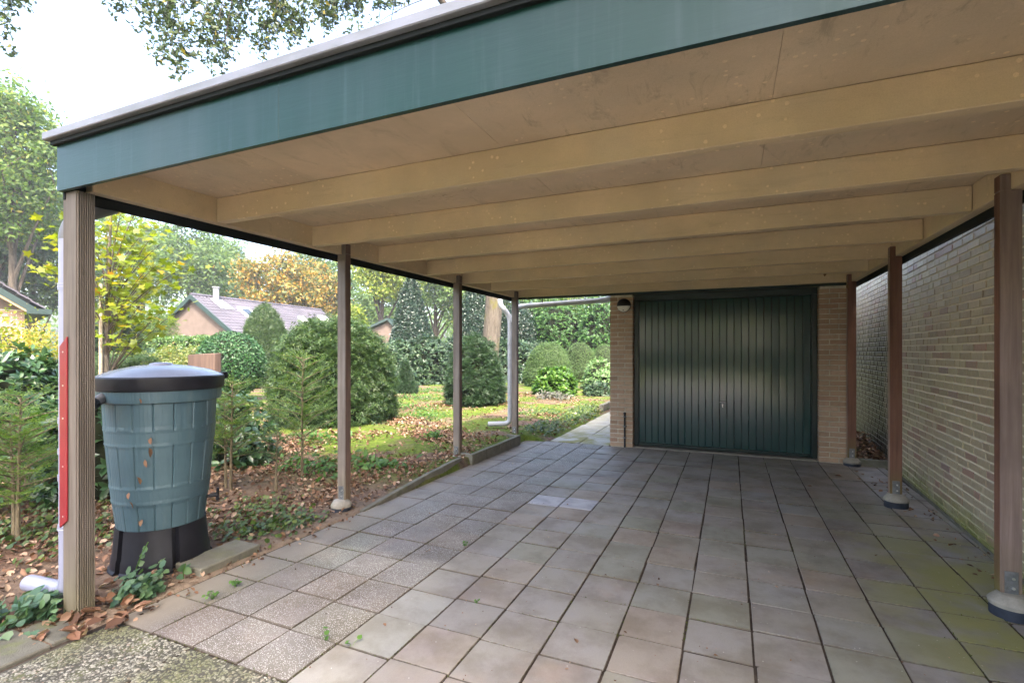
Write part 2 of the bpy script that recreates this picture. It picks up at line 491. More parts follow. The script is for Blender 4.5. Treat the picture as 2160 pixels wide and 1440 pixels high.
# carport paint -------------------------------------------------------
def paint(key, c, streak, along_x=True, fleck=True):
    t = NT(key)
    v = t.pos()
    n = t.noise(v, 1.6, 5, .65)
    s = t.noise(t.pos((2, 16, 16) if along_x else (12, 4.0, 7), rot=(0, 0, 0 if along_x else .5)), 1.0, 6, .75, .8)
    col = t.mix(t.sstep(n, .3, .72), tuple(x * .78 for x in c), c)
    col = t.mix(t.math('MULTIPLY', t.sstep(s, .52, .72), streak), col, tuple(x * .55 for x in c))
    grey = t.noise(t.pos(loc=(5, 5, 5)), 2.3, 5)
    col = t.mix(t.math('MULTIPLY', t.sstep(grey, .42, .7), .35), col, (.50, .44, .34))
    if fleck:
        cc = t.xyz(t.vor(v, 24, 'F1', 'Color'))
        fl = t.math('MULTIPLY', t.math('LESS_THAN', t.vor(v, 24), .2), t.math('GREATER_THAN', cc[0], .38))
        fl = t.math('MULTIPLY', fl, t.sstep(t.noise(t.pos(loc=(2, 8, 1)), 2.1, 3), .40, .58))
        col = t.mix(t.math('MULTIPLY', fl, .75), col, (.78, .62, .40))
    dust = t.noise(v, 220, 2)
    col = t.mix(t.math('MULTIPLY', t.sstep(dust, .35, .7), .18), col, (.30, .23, .15))
    t.bump(t.math('ADD', t.noise(v, 60, 4), t.math('MULTIPLY', s, 1.5)), .18, .004)
    M[key] = t.fin(col, .62, .35)
paint('ceiling_paint', (.66, .52, .36), .9, False)
paint('joist_paint', (.67, .52, .335), .4, True)

t = NT('ceiling_stained')      # one sheet carries the ghost of an old stamp
v = t.pos()
n = t.noise(v, 1.6, 5, .65)
s = t.noise(t.pos((7, 2.2, 7), rot=(0, 0, .35)), 1.0, 6, .7, .8)
c = (.66, .52, .36)
col = t.mix(t.sstep(n, .3, .72), tuple(x * .78 for x in c), c)
col = t.mix(t.math('MULTIPLY', t.sstep(s, .52, .72), .55), col, tuple(x * .55 for x in c))
xs = t.xyz()
inside = t.math('MULTIPLY', t.math('MULTIPLY', t.sstep(xs[0], -1.98, -1.9), t.sstep(xs[0], -1.40, -1.48)), t.math('MULTIPLY', t.sstep(xs[1], 2.68, 2.72), t.sstep(xs[1], 2.92, 2.88)))
st = t.math('GREATER_THAN', t.noise(t.pos((14, 30, 1)), 1.0, 3, .7, 1.5), .60)
col = t.mix(t.math('MULTIPLY', t.math('MULTIPLY', inside, st), .5), col, (.22, .16, .10))
t.bump(t.noise(v, 60, 4), .18, .004)
M['ceiling_stained'] = t.fin(col, .62, .35)

t = NT('fascia_green')
v = t.pos()
st = t.noise(t.pos((3.2, 3.2, .9)), 1.0, 2.5, .5, .2)
st2 = t.noise(t.pos((30, 30, 1.6), loc=(3, 0, 0)), 1.0, 3, .6)
m1 = t.sstep(st, .42, .72)
col = t.mix(t.math('MULTIPLY', m1, .55), (.006, .030, .025), (.042, .068, .078))
col = t.mix(t.math('MULTIPLY', t.sstep(st2, .5, .85), .22), col, (.07, .095, .11))
t.bump(t.math('ADD', t.noise(t.pos((3, 3, 40)), 1.0, 5, .7), t.math('MULTIPLY', t.noise(v, 4, 3), .6)), .10, .01)
M['fascia_green'] = t.fin(col, t.math('ADD', .30, t.math('MULTIPLY', m1, .15)), .24)

t = NT('trim_metal')
n = t.noise(t.pos((3, 12, 12)), 1.2, 5)
M['trim_metal'] = t.fin(t.mix(t.sstep(n, .3, .7), (.17, .17, .175), (.23, .23, .26)), .45, .4, .2)

def wood(key, c1, c2, algae=.0):
    t = NT(key)
    g = t.noise(t.pos((38, 38, 1.6)), 1.0, 6, .65, .5)
    b = t.noise(t.pos((3, 3, 2)), 1.0, 4)
    col = t.mix(t.sstep(g, .25, .75), c1, c2)
    col = t.mix(t.math('MULTIPLY', t.sstep(b, .4, .7), .35), col, tuple(x * .6 for x in c1))
    if algae > 0:
        z = t.xyz()[2]
        am = t.math('MULTIPLY', t.sstep(t.math('ADD', z, t.math('MULTIPLY', t.noise(t.pos(), 7, 4), .35)), .62, .12), algae)
        col = t.mix(am, col, (.15, .145, .035))
    t.bump(g, .35, .006)
    M[key] = t.fin(col, .7, .3)
wood('post_grey', (.14, .115, .095), (.235, .20, .17), .25)
wood('post_taupe', (.16, .112, .092), (.27, .20, .17), .25)
wood('post_red', (.11, .05, .033), (.205, .10, .066), .75)
wood('post_brown', (.10, .062, .05), (.19, .125, .105), .3)
wood('post_pink', (.26, .17, .13), (.37, .26, .205), .2)
wood('groove_wood', (.085, .069, .056), (.15, .125, .104), .25)
wood('stump', (.06, .036, .027), (.12, .078, .06), 0)

# bricks --------------------------------------------------------------
def brick_mat(key, stops, house):
    t = NT(key)
    v = t.pos()
    col = t.ramp(t.rand(), stops)
    n = t.noise(v, 24, 5, .7); b = t.noise(v, 70, 4, .7)
    col = t.mix(t.math('MULTIPLY', t.sstep(n, .35, .7), .45), col, t.mix(1, col, (.62, .58, .55), 'MULTIPLY'))
    xs = t.xyz()
    big = t.noise(v, 1.8, 5, .6)
    if house:
        alg = t.sstep(t.math('ADD', xs[2], t.math('MULTIPLY', big, .5)), .52, .22)
        col = t.mix(t.math('MULTIPLY', alg, t.sstep(n, .2, .55)), col, (.17, .185, .035))
        col = t.mix(t.math('MULTIPLY', t.sstep(big, .5, .75), .3), col, (.30, .29, .25))
        # black mask by the gap beside the garage, and down the wall in runs
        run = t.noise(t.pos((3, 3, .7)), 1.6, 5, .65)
        black_zone = t.math('MULTIPLY', t.sstep(t.math('ADD', xs[1], t.math('MULTIPLY', run, 1.3)), 7.55, 8.15), t.sstep(t.math('ADD', xs[2], t.math('MULTIPLY', run, .9)), 2.65, 1.75))
        col = t.mix(t.math('MULTIPLY', black_zone, .97), col, (.008, .008, .007))
    t.bump(t.math('ADD', n, b), .5, .006)
    M[key] = t.fin(col, .40 if house else .85, .5)
brick_mat('house_brick', [(0, (.34, .27, .19)), (.3, (.41, .335, .23)), (.6, (.46, .385, .265)), (.8, (.42, .365, .23)), (.92, (.37, .26, .20)), (.975, (.36, .21, .16)), (1, (.28, .20, .18))], True)
brick_mat('garage_brick', [(0, (.32, .215, .145)), (.4, (.40, .275, .185)), (.8, (.45, .32, .225)), (1, (.36, .22, .15))], False)
brick_mat('far_brick', [(0, (.20, .115, .075)), (.5, (.26, .155, .105)), (1, (.23, .13, .095))], False)
t = NT('mortar_house'); v = t.pos(); xs = t.xyz(); n = t.noise(v, 2.0, 5); b = t.noise(v, 90, 3)
col = t.mix(t.sstep(n, .3, .7), (.62, .56, .45), (.76, .69, .55))
col = t.mix(t.sstep(t.math('ADD', xs[2], t.math('MULTIPLY', n, .5)), .50, .22), col, (.26, .27, .09))
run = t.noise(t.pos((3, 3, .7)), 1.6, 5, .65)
black_zone = t.math('MULTIPLY', t.sstep(t.math('ADD', xs[1], t.math('MULTIPLY', run, 1.3)), 7.55, 8.15), t.sstep(t.math('ADD', xs[2], t.math('MULTIPLY', run, .9)), 2.65, 1.75))
col = t.mix(t.math('MULTIPLY', black_zone, .9), col, (.015, .015, .012))  # same black mask as on the bricks
t.bump(b, .5, .004); M['mortar_house'] = t.fin(col, .95, .1)
concrete('mortar', (.78, .72, .58), .03)

t = NT('door_green')
n = t.noise(t.pos((5, 5, 1.2)), 1.0, 5); d = t.noise(t.pos(), 120, 3)
col = t.mix(t.sstep(n, .3, .75), (.008, .036, .034), (.012, .048, .045))
col = t.mix(t.math('MULTIPLY', t.sstep(d, .62, .8), .25), col, (.08, .10, .10))
t.bump(t.noise(t.pos((2, 2, .8)), 2.0, 2), .03, .02)
M['door_green'] = t.fin(col, .12, .85)
simple('frame_green', (.009, .020, .019), .3, .5, 0, .2, 6)

t = NT('barrel_green')
o = t.n('TexCoord').outputs['Object']
ang = t.xyz(o)
mp = t.n('Mapping'); mp.inputs['Scale'].default_value = (10, 10, 1.2); t.t.links.new(o, mp.inputs['Vector'])
w = t.n('TexWave', wave_type='BANDS', bands_direction='X'); w.inputs['Scale'].default_value = 1.6; w.inputs['Distortion'].default_value = 9; w.inputs['Detail'].default_value = 2; w.inputs['Detail Scale'].default_value = 1.2
t.t.links.new(mp.outputs[0], w.inputs['Vector'])
n = t.noise(o, 4, 4); f = t.noise(o, 190, 2)
col = t.mix(t.sstep(n, .3, .7), (.046, .085, .106), (.06, .107, .13))
dirt = t.sstep(t.noise(t.pos((9, 9, 1.0)), 1.0, 5), .58, .75)
col = t.mix(t.math('MULTIPLY', dirt, .25), col, (.16, .17, .14))
t.bump(t.math('ADD', t.math('MULTIPLY', w.outputs['Fac'], 1.0), t.math('MULTIPLY', f, .5)), .16, .006)
M['barrel_green'] = t.fin(col, .44, .45)

t = NT('far_roof')
n = t.noise(t.pos((.8, .8, .8)), 1.0, 5)
M['far_roof'] = t.fin(t.mix(t.sstep(n, .3, .7), (.042, .039, .05), (.075, .068, .086)), .6, .4)
simple('far_wall', (.115, .088, .075), .9, .2, 0, .12, 3)

# ------------------------------------------------------------------ ground
def grid_mesh(name, xs, ys, zf, mat):
    X, Y = np.meshgrid(xs, ys)
    Z = zf(X, Y)
    V = np.stack([X, Y, Z], -1).reshape(-1, 3)
    nx, ny = len(xs), len(ys)
    i = (np.arange(ny - 1)[:, None] * nx + np.arange(nx - 1)[None]).ravel()
    T = np.concatenate([np.stack([i, i + 1, i + nx + 1], 1), np.stack([i, i + nx + 1, i + nx], 1)])
    me = np_mesh(name, V, T, mat)
    me.polygons.foreach_set('use_smooth', [True] * len(me.polygons))
    return me

def wob(X, Y):
    return (np.sin(X * 2.1 + 1.3 * np.sin(Y * 1.1)) * np.cos(Y * 1.7 + .8) * .022 + np.sin(X * 5.3 + Y * 2.2) * np.sin(Y * 4.7 - X) * .012
            + np.sin(X * 11.1 - Y * 7.3) * np.sin(Y * 12.7 + X * 3.) * .005)

def gz(X, Y):
    """height of the garden ground"""
    X = np.asarray(X, float); Y = np.asarray(Y, float)
    z = 0.005 + 0.085 * sm(3.6, 5.6, Y) + 0.05 * sm(-3.1, -5.5, X) + wob(X, Y) * sm(-2.95, -3.4, X)
    z = z * np.where(Y > 7.2, sm(-2.5, -3.0, X), 1.0) - np.where(Y > 7.2, .02 * sm(-2.8, -2.5, X), 0)
    under = (X > -2.925) & (Y < 7.2)
    return np.where(under, -0.09, z)

ground = link('ground', grid_mesh('ground', np.concatenate([[-150, -120, -60, -30], np.linspace(-16, 16, 9), [30, 60, 120, 150]]),
                                  np.concatenate([[-150, -120, -60, -30], np.linspace(-16, 32, 13), [60, 120, 150]]), lambda X, Y: X * 0 - 0.10, M['lawn']))
tag(ground, kind='structure')
garden = link('garden_ground', grid_mesh('garden_ground', np.concatenate([np.arange(-26, -12, .5), np.arange(-12, -2.50, .075)]), np.concatenate([np.arange(-3.0, 12, .075), np.arange(12, 40, .5)]),
                                         lambda X, Y: gz(X, Y), M['garden_soil']))
tag(garden, kind='structure')

# ------------------------------------------------------------------ pavement
pave = MB()
pave.add([(-2.93, -9, -.0075), (1.75, -9, -.0075), (1.75, 7.3, -.0075), (-2.93, 7.3, -.0075)], [(0, 1, 2, 3)])
pavement = pave.build('pavement', M['joint_sand'])
tag(pavement, kind='structure')
def paver_mesh(name, mat, w=.2905, l=.2925, seed=0):
    b = MB(); r = random.Random(seed)
    pts = []
    for sx, sy in ((-1, -1), (1, -1), (1, 1), (-1, 1)):
        c1, c2 = (r.choice((.0015, .002, .003, .004, .006, .012)) for _ in (0, 1))
        x, y = sx * (w / 2 - r.uniform(0, .0012)), sy * (l / 2 - r.uniform(0, .0012))
        p1, p2 = (x - sx * c1, y), (x, y - sy * c2)
        pts += [p2, p1] if sx * sy > 0 else [p1, p2]
    pts.sort(key=lambda p: math.atan2(p[1], p[0]))
    N = len(pts)
    b.add([(x, y, -.05) for x, y in pts] + [(x, y, 0) for x, y in pts], [(i, (i + 1) % N, N + (i + 1) % N, N + i) for i in range(N)] + [tuple(range(N, 2 * N))])
    return b.mesh(name, mat, bevel=.0026)
PV = {'plain': [paver_mesh('paver', M['paver'], seed=q) for q in range(7)], 'speck': [paver_mesh('paver', M['paver_speckled'], seed=q + 20) for q in range(5)], 'cut': paver_mesh('paver', M['paver'], .07), 'pale': [paver_mesh('paver', M['paver_pale'])]}
tiles = []
for i in range(-10, 5):
    for j in range(-38, 16):
        x0, y0 = .1 + .3 * i, 2.44 + .3 * j
        x, y = x0 + .15, y0 + .15
        if y > 7.15 or y < -8.9: continue
        if x < -1.7 and y < 1.5 and y > -1.0: continue          # pebble slabs there
        kind = 'speck' if x < -1.7 else 'plain'
        if (i, j) in ((-6, 6), (-5, 6)): kind = 'pale'
        pr = proj(x, y, 0)
        vis = pr[2] > .3 and -120 < pr[0] < 2280 and pr[1] < 1520
        area = 1 / pr[2] ** 3 if vis else 0
        tiles.append((area, x, y, kind, i, j))
tiles.sort(key=lambda a: -a[0])
rest = MB()
rr = random.Random(3)
colshift = {i: rr.uniform(-.012, .012) for i in range(-12, 8)}
for k, (area, x, y, kind, i, j) in enumerate(tiles):
    y += colshift[i] * .6
    dz = rr.uniform(-.004, .0022)
    if k < 296 and area > 0:
        o = link('paver', rr.choice(PV[kind]), pavement, (x + rr.uniform(-.0025, .0025), y + rr.uniform(-.002, .002), dz),
                 (rr.uniform(-.009, .009), rr.uniform(-.009, .009), rr.uniform(-.009, .009) + rr.choice((0, 0, math.pi))))
    else:
        rest.box(x - .145, x + .145, y - .148, y + .148, -.05, dz)
o = rest.build('far_pavers', M['paver_far'], pavement, bevel=.004); tag(o, kind='stuff')
for j in range(2, 16):                                           # narrow cut strip along the house wall
    y = 2.44 + .3 * j + .15
    if y < 7.15: link('paver', PV['cut'], pavement, (1.64, y + .01, rr.uniform(-.003, .001)), (0, 0, rr.uniform(-.01, .01)))
# exposed pebble slabs at the front left corner
slabs = MB()
for sx0, sx1, sy0, sy1 in [(-2.30, -1.71, .95, 1.538), (-2.88, -2.31, .95, 1.538), (-2.30, -1.71, .36, .94), (-2.88, -2.31, .36, .94)]:
    slabs.box(sx0 + .004, sx1 - .004, sy0 + .004, sy1 - .004, -.05, -.0012)
o = slabs.build('pebble_slab', M['pebble_matrix'], pavement, bevel=.004)
def pebbles(x0, x1, y0, y1, z, n, s0, s1, seed, name):
    r = np.random.default_rng(seed)
    octa = np.array([(1, 0, 0), (.45, .75, .1), (-.5, .7, 0), (-1, 0, 0), (-.5, -.7, .05), (.5, -.75, 0), (0, 0, .75)])
    tf = np.array([(0, 1, 6), (1, 2, 6), (2, 3, 6), (3, 4, 6), (4, 5, 6), (5, 0, 6)])
    P = np.stack([r.uniform(x0, x1, n), r.uniform(y0, y1, n), np.full(n, z)], 1)
    s = r.uniform(s0, s1, (n, 1)); a = r.uniform(0, 6.28, n)
    asp = r.uniform(.55, .95, (n, 1))
    q = octa[None] * s[:, :, None] * np.concatenate([np.ones((n, 1)), asp, np.full((n, 1), .75)], 1)[:, None, :]
    ca, sa_ = np.cos(a)[:, None], np.sin(a)[:, None]
    X = q[..., 0] * ca - q[..., 1] * sa_; Y = q[..., 0] * sa_ + q[..., 1] * ca
    V = np.stack([X, Y, q[..., 2]], -1) + P[:, None, :]
    T = (np.arange(n)[:, None, None] * 7 + tf[None]).reshape(-1, 3)
    return np_mesh(name, V.reshape(-1, 3), T, M['pebble_island'])
t = NT('pebble_island')
c = t.ramp(t.island(), [(0, (.07, .062, .05)), (.3, (.13, .118, .09)), (.6, (.19, .18, .142)), (.85, (.31, .295, .24)), (1, (.16, .11, .075))])
g = t.noise(t.pos(), 3.0, 4)
c = t.mix(t.math('MULTIPLY', t.sstep(g, .45, .62), .65), c, (.09, .095, .028))
M['pebble_island'] = t.fin(c, .5, .45)
o = link('pebbles', pebbles(-2.86, -1.72, .95, 1.532, -.0022, 5600, .0055, .011, 4, 'pebbles'), pavement); tag(o, kind='stuff')
b = MB()
for x0, x1, y0, y1 in [(-3.25, -2.90, .80, 1.28), (-3.62, -3.262, .78, 1.26), (-3.25, -2.90, .32, .79), (-3.20, -2.91, 1.29, 1.44)]:
    b.box(x0, x1, y0, y1, -.05, .012)
o = b.build('edge_slab', M['mossy_slab'], pavement, bevel=.006)

# garden path beside the garage
b = MB(); b.add([(-2.53, 7.24, -.03), (-1.62, 7.24, -.03), (-1.62, 20, -.03), (-2.53, 20, -.03)], [(0, 1, 2, 3)])
path = b.build('path', M['joint_sand']); tag(path, kind='structure')
pm = paver_mesh('path_slab', M['mossy_slab'], .446, .446)
t = NT('path_slab'); v = t.pos()
n = t.noise(v, 2.3, 5); sp = t.vor(v, 120); f = t.noise(v, 90, 3)
c = t.mix(t.sstep(n, .3, .7), (.26, .245, .20), (.38, .36, .31))
c = t.mix(t.math('MULTIPLY', t.math('LESS_THAN', sp, .3), .35), c, (.55, .52, .46))
ys = t.xyz()[1]
c = t.mix(t.math('MULTIPLY', t.sstep(t.noise(t.pos(loc=(2, 2, 2)), 3, 5), .42, .56), t.math('ADD', .25, t.math('MULTIPLY', t.sstep(ys, 9, 7.3), .7))), c, (.20, .185, .045))
t.bump(f, .5, .005)
M['path_slab'] = t.fin(c, .8, .3)
pm.materials[0] = M['path_slab']
for i in range(2):
    for j in range(20):
        link('path_slab', pm, path, (-2.30 + i * .455, 7.48 + j * .455, rr.uniform(-.004, .003)), (rr.uniform(-.01, .01), rr.uniform(-.01, .01), 0))

# ------------------------------------------------------------------ concrete edging of the garden bed
def edging(name, label, stones):
    root = empty(name, (stones[0][0], stones[0][1], 0)); tag(root, label, 'edging')
    for (xa, ya, xb, yb, za, zb, w) in stones:
        d = Vector((xb - xa, yb - ya, 0)); L = d.length; d.normalize(); nn = Vector((-d.y, d.x, 0))
        m = MB(stones[0][0], stones[0][1], 0)
        A, B = Vector((xa, ya, 0)) + d * .003, Vector((xb, yb, 0)) - d * .003
        vs = []
        for p, z in ((A, za), (B, zb)):
            for q in (p, p + nn * w):
                vs += [(q.x, q.y, -.08), (q.x, q.y, z)]
        m.add(vs, [(0, 1, 3, 2), (4, 6, 7, 5), (0, 4, 5, 1), (2, 3, 7, 6), (1, 5, 7, 3), (0, 2, 6, 4)])
        m.build('kerb_stone', M['concrete'], root, bevel=.006)
    return root
edging('garden_edging', 'low concrete edging stones rising from the second post towards the third', [
    (-2.88, 3.42, -2.905, 3.93, .012, .045, .05), (-2.905, 3.93, -2.92, 4.43, .045, .075, .05), (-2.92, 4.43, -2.91, 4.80, .08, .10, .05), (-2.91, 4.80, -2.925, 5.22, .105, .115, .05)])
edging('garden_edging', 'tall concrete edging stones enclosing the bed before the fourth post', [
    (-3.12, 5.42, -2.86, 5.36, .125, .125, .05), (-2.86, 5.365, -2.85, 5.73, .125, .13, .05), (-2.85, 5.73, -2.845, 6.10, .13, .13, .05), (-2.845, 6.10, -2.84, 6.47, .13, .135, .05), (-2.84, 6.47, -2.84, 6.84, .135, .135, .05),
    (-2.84, 6.80, -3.06, 6.90, .13, .13, .05)])
edging('edging_slab', 'flat concrete edging slab beside the rain barrel', [(-2.955, 2.03, -2.955, 2.46, .05, .055, .24)])
edging('edging_block', 'dark concrete block closing the gap between garage and house wall', [(1.36, 7.18, 1.72, 7.16, .085, .085, .06)])
edging('path_edging', 'short brick edging along the path beyond the garage corner', [(-2.62, 11.2, -2.62, 11.7, .16, .16, .1), (-2.62, 11.7, -2.62, 12.2, .16, .16, .1)])

# ------------------------------------------------------------------ carport
carport = empty('carport', (-.9, 4.4, 0)); tag(carport, 'flat roofed open carport with green fascia and timber posts', 'carport')
CO = (-.9, 4.4, 0)
ZB, ZC = 2.225, 2.385
def cp(f, name, mats, bevel=.004, parent=carport, **k):
    m = MB(*CO); f(m); return m.build(name, mats, parent, bevel, **k)
cp(lambda m: m.box(-3.168, -3.10, 1.545, 7.325, ZB, 2.42), 'side_beam', M['joist_paint'])
cp(lambda m: m.box(1.35, 1.418, 1.47, 7.325, ZB, 2.42), 'side_beam', M['joist_paint'])
cp(lambda m: m.box(-3.098, 1.348, 7.262, 7.325, ZB, 2.383), 'rear_beam', M['joist_paint'])
cp(lambda m: m.box(-3.098, 1.348, 1.455, 1.50, 2.26, 2.383), 'front_beam', M['joist_paint'])
for y in (2.24, 3.06, 3.89, 4.73, 5.54, 6.36):
    cp(lambda m: m.box(-3.097, 1.347, y, y + .062, ZB + .003, 2.3835), 'joist', M['joist_paint'])
seams = [-3.098, -2.22, -1.03, .155, 1.348]
for a, b2 in zip(seams[:-1], seams[1:]):
    cp(lambda m: m.box(a + .0008, b2 - .0008, 1.46, 7.33, ZC, 2.40), 'ceiling_panel', M['ceiling_stained'] if a == -2.22 else M['ceiling_paint'], bevel=0)
cp(lambda m: m.box(-3.17, 1.42, 1.46, 7.328, 2.424, 2.452), 'roof_deck', M['roof_bitumen'], bevel=0)
for a, b2 in ((-3.19, -1.620), (-1.6190, .95), (.951, 1.44)):
    cp(lambda m: m.box(a, b2, 1.43, 1.452, 2.205, 2.455), 'fascia_board', M['fascia_green'], bevel=.0008)
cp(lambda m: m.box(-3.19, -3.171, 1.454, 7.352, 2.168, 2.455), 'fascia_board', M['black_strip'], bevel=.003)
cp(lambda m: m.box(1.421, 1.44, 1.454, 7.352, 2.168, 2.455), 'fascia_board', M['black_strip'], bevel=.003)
cp(lambda m: m.box(-3.169, 1.419, 7.33, 7.35, 2.192, 2.45), 'fascia_board', M['frame_green'], bevel=.003)
def trim(m):
    m.box(-3.228, 1.46, 1.383, 1.46, 2.458, 2.497)
cp(trim, 'roof_trim', M['trim_metal'])
cp(lambda m: m.box(-3.205, 1.445, 1.408, 1.4298, 2.436, 2.4575), 'trim_shade_strip', M['black_strip'], bevel=.002)  # black strip stands in for the shaded recess under the trim
cp(lambda m: m.box(-3.228, -3.15, 1.462, 7.39, 2.458, 2.497), 'roof_trim', M['trim_metal'])
cp(lambda m: m.box(1.40, 1.47, 1.462, 7.39, 2.458, 2.497), 'roof_trim', M['trim_metal'])
cp(lambda m: m.box(-3.148, 1.398, 7.33, 7.39, 2.458, 2.497), 'roof_trim', M['trim_metal'])

def foot(post, x, y, r0, z1):
    m = MB(x, y, 0)
    prof = [(r0 * .97, z1 - .03), (r0, z1 - .012), (r0 * .93, z1 - .002), (.062, z1 + .026), (.05, z1 + .03)]
    m.lathe(prof, 36, (x, y))
    m.build('footing_cap', M['concrete_pale'], post, smooth=True, loc=(0, 0, 0))
    m = MB(x, y, 0); m.lathe([(r0 * .93, -.06), (r0 * .93, z1 - .0301)], 36, (x, y))
    m.build('footing_ring', M['foot_blue'], post, smooth=True)
def bracket(post, x, y, z, w, face):
    m = MB(x, y, 0)
    if face == 'front': m.box(x - w / 2, x + w / 2, y - .004, y + .001, z, z + .12)
    m.build('bracket', M['galv'], post, bevel=.001)
    for dz in (.035, .085):
        m = MB(x, y, 0)
        m.tube([(x + w * .12, y - .004, z + dz), (x + w * .12, y - .010, z + dz)], .007, 8)
        m.build('bolt', M['screw'], post)
def post_std(xi, y, side, label, z0=.045, mats=None):
    """ nine by seven centimetre post; xi is the face towards the drive; a lip runs up beside the beam """
    s = 1 if side == 'R' else -1
    xo = xi + s * .09
    x0, x1 = min(xi, xo), max(xi, xo)
    xm = (x0 + x1) / 2
    m = MB(xm, y, 0)
    m.box(x0, x1, y, y + .07, z0, ZB - .003, 0)
    lip0, lip1 = (x0, x0 + .047) if side == 'R' else (x1 - .047, x1)
    m.box(lip0, lip1, y + .0005, y + .0695, ZB - .0031, 2.31, 0)
    me = m.mesh('post', mats, bevel=.0)
    # front faces grey, faces towards the drive redder
    for pl in me.polygons:
        if pl.normal.y < -.5: pl.material_index = 0
        else: pl.material_index = 1
    bm = bmesh.new(); bm.from_mesh(me)
    bmesh.ops.bevel(bm, geom=[e for e in bm.edges if len(e.link_faces) == 2], offset=.004, segments=2, affect='EDGES')
    bm.to_mesh(me); bm.free()
    o = link('post', me, carport, (xm - CO[0], y - CO[1], 0))
    o['label'] = label
    foot(o, xm, y + .035, .095 if side == 'R' else .088, z0 - .012)
    bracket(o, xm + (.015 if side == 'R' else -.012), y, z0 + .012, .055, 'front')
    return o
GM = [M['post_grey'], M['post_brown']]
post_std(-3.05, 3.39, 'L', 'second post along the garden side', .075, GM)
post_std(-3.05, 5.38, 'L', 'third post along the garden side', .075, GM)
post_std(-3.05, 7.19, 'L', 'rear post at the garden side', .06, GM)
RM = [M['post_red'], M['post_pink']]
post_std(1.305, 3.44, 'R', 'broad brown post at the right edge', .095, [M['post_taupe'], M['post_red']])
post_std(1.308, 5.43, 'R', 'red brown post before the house wall', .095, RM)
post_std(1.308, 7.18, 'R', 'red brown post beside the garage pier', .07, RM)
# front posts: reeded timber
def reeded(x0, x1, y0, y1, z0, ztop, label):
    xm, ym = (x0 + x1) / 2, (y0 + y1) / 2
    n = 8; w = (y1 - y0) / n; dp = .010
    side = []
    for k in range(n):
        a = y0 + k * w
        side += [(x1 - dp, a), (x1 - dp, a + w * .42), (x1 - .001, a + w * .46), (x1, a + w * .7), (x1 - .001, a + w * .96)]
    side += [(x1 - dp, y1)]
    poly = [(x0, y0 + .004), (x0 + .004, y0), (x1 - dp - .003, y0)] + side + [(x0 + .004, y1), (x0, y1 - .004)]
    m = MB(xm, ym, 0)
    N = len(poly)
    vs = [(x, y, z0) for x, y in poly] + [(x, y, ztop) for x, y in poly]
    fs = [(i, (i + 1) % N, N + (i + 1) % N, N + i) for i in range(N)] + [tuple(range(N - 1, -1, -1)), tuple(range(N, 2 * N))]
    m.add(vs, fs)
    for q in range(len(fs) - 2):                     # shade at the bottom of the grooves is put into a dark colour
        (xa, _), (xb, _) = poly[q], poly[(q + 1) % N]
        if xa < x1 - dp * .8 and xb < x1 - dp * .8 and xa > x0 + .05 and xb > x0 + .05 and poly[q][1] > y0 + .0005: m.m[q] = 1
    o = m.build('post', [M['groove_wood'], M['groove_shade']], carport, loc=(xm - CO[0], ym - CO[1], 0))
    o['label'] = label
    return o
reeded(-3.20, -3.07, 1.46, 1.54, -.05, 2.203, 'grey reeded front post with a red strip')
reeded(1.305, 1.42, 1.46, 1.53, -.05, 2.203, 'reeded front post by the house')

# ------------------------------------------------------------------ bricks
def brick_mesh(L, H, D, mat, seed):
    r = random.Random(seed)
    m = MB(); m.box(0, L, -D, 0, 0, H)
    m.v = [(x + r.uniform(-.0015, .0015), y + (r.uniform(-.0015, .001) if y == 0 else 0), z + r.uniform(-.0012, .0012)) for x, y, z in m.v]
    return m.mesh('brick', mat, bevel=.0035)

def brick_face(parent, L, H, mat, bl=.209, bh=.0505, pitch=.0625, jx=.0105, D=.05, proud=.006, limit=300, score=None, stuffname='upper_bricks', seed=1, bond='wild', skip=None):
    """bricks of one face; local x along the wall, local +y outward"""
    r = random.Random(seed)
    lens = {}
    def get(l):
        q = round(l / .026) * .026
        key = (q, r.randrange(3))
        if key not in lens: lens[key] = brick_mesh(max(q, .03), bh, D, mat, hash(key) % 999)
        return lens[key], max(q, .03)
    items = []
    for k in range(int(H / pitch)):
        z = k * pitch + .005
        if bond == 'wild': x = -[0, .11, .055, .165][r.randrange(4)]
        elif bond == 'AB': x = 0 if k % 2 == 0 else -.11
        else: x = -r.uniform(0, .2)
        while x < L - .03:
            l = bl if (bond == 'AB' or r.random() > .16) else (bl - jx) / 2
            a, b2 = max(x, 0), min(x + l, L)
            if b2 - a > .04 and not (skip and skip((a + b2) / 2, z)):
                items.append((a, b2 - a, z))
            x += l + jx
    if score: items.sort(key=lambda it: -score(it[0] + it[1] / 2, it[2] + .03))
    rest = MB(); n = 0
    for a, l, z in items:
        if n < limit:
            me, q = get(l)
            o = link('brick', me, parent, (a + (l - q) / 2, proud + r.uniform(-.0015, .0015), z + r.uniform(-.001, .001)), (r.uniform(-.006, .006), r.uniform(-.004, .004), r.uniform(-.006, .006)))
            n += 1
        else:
            dy = r.uniform(-.0015, .0015)
            rest.box(a, a + l, -D, proud + dy, z, z + bh)
    if rest.v:
        o = rest.build(stuffname, M.get(mat.name + '_island', mat), parent, bevel=.003); tag(o, kind='stuff')

def island_variant(key):
    """same brick colours, but the random value comes from the mesh island"""
    m = M[key].copy(); m.name = key + '_island'
    for nd in m.node_tree.nodes:
        if nd.type == 'OBJECT_INFO':
            outs = [l.to_socket for l in nd.outputs['Random'].links]
            g = m.node_tree.nodes.new('ShaderNodeNewGeometry')
            for s in outs: m.node_tree.links.new(g.outputs['Random Per Island'], s)
    M[key + '_island'] = m
for k in ('house_brick', 'garage_brick', 'far_brick'): island_variant(k)
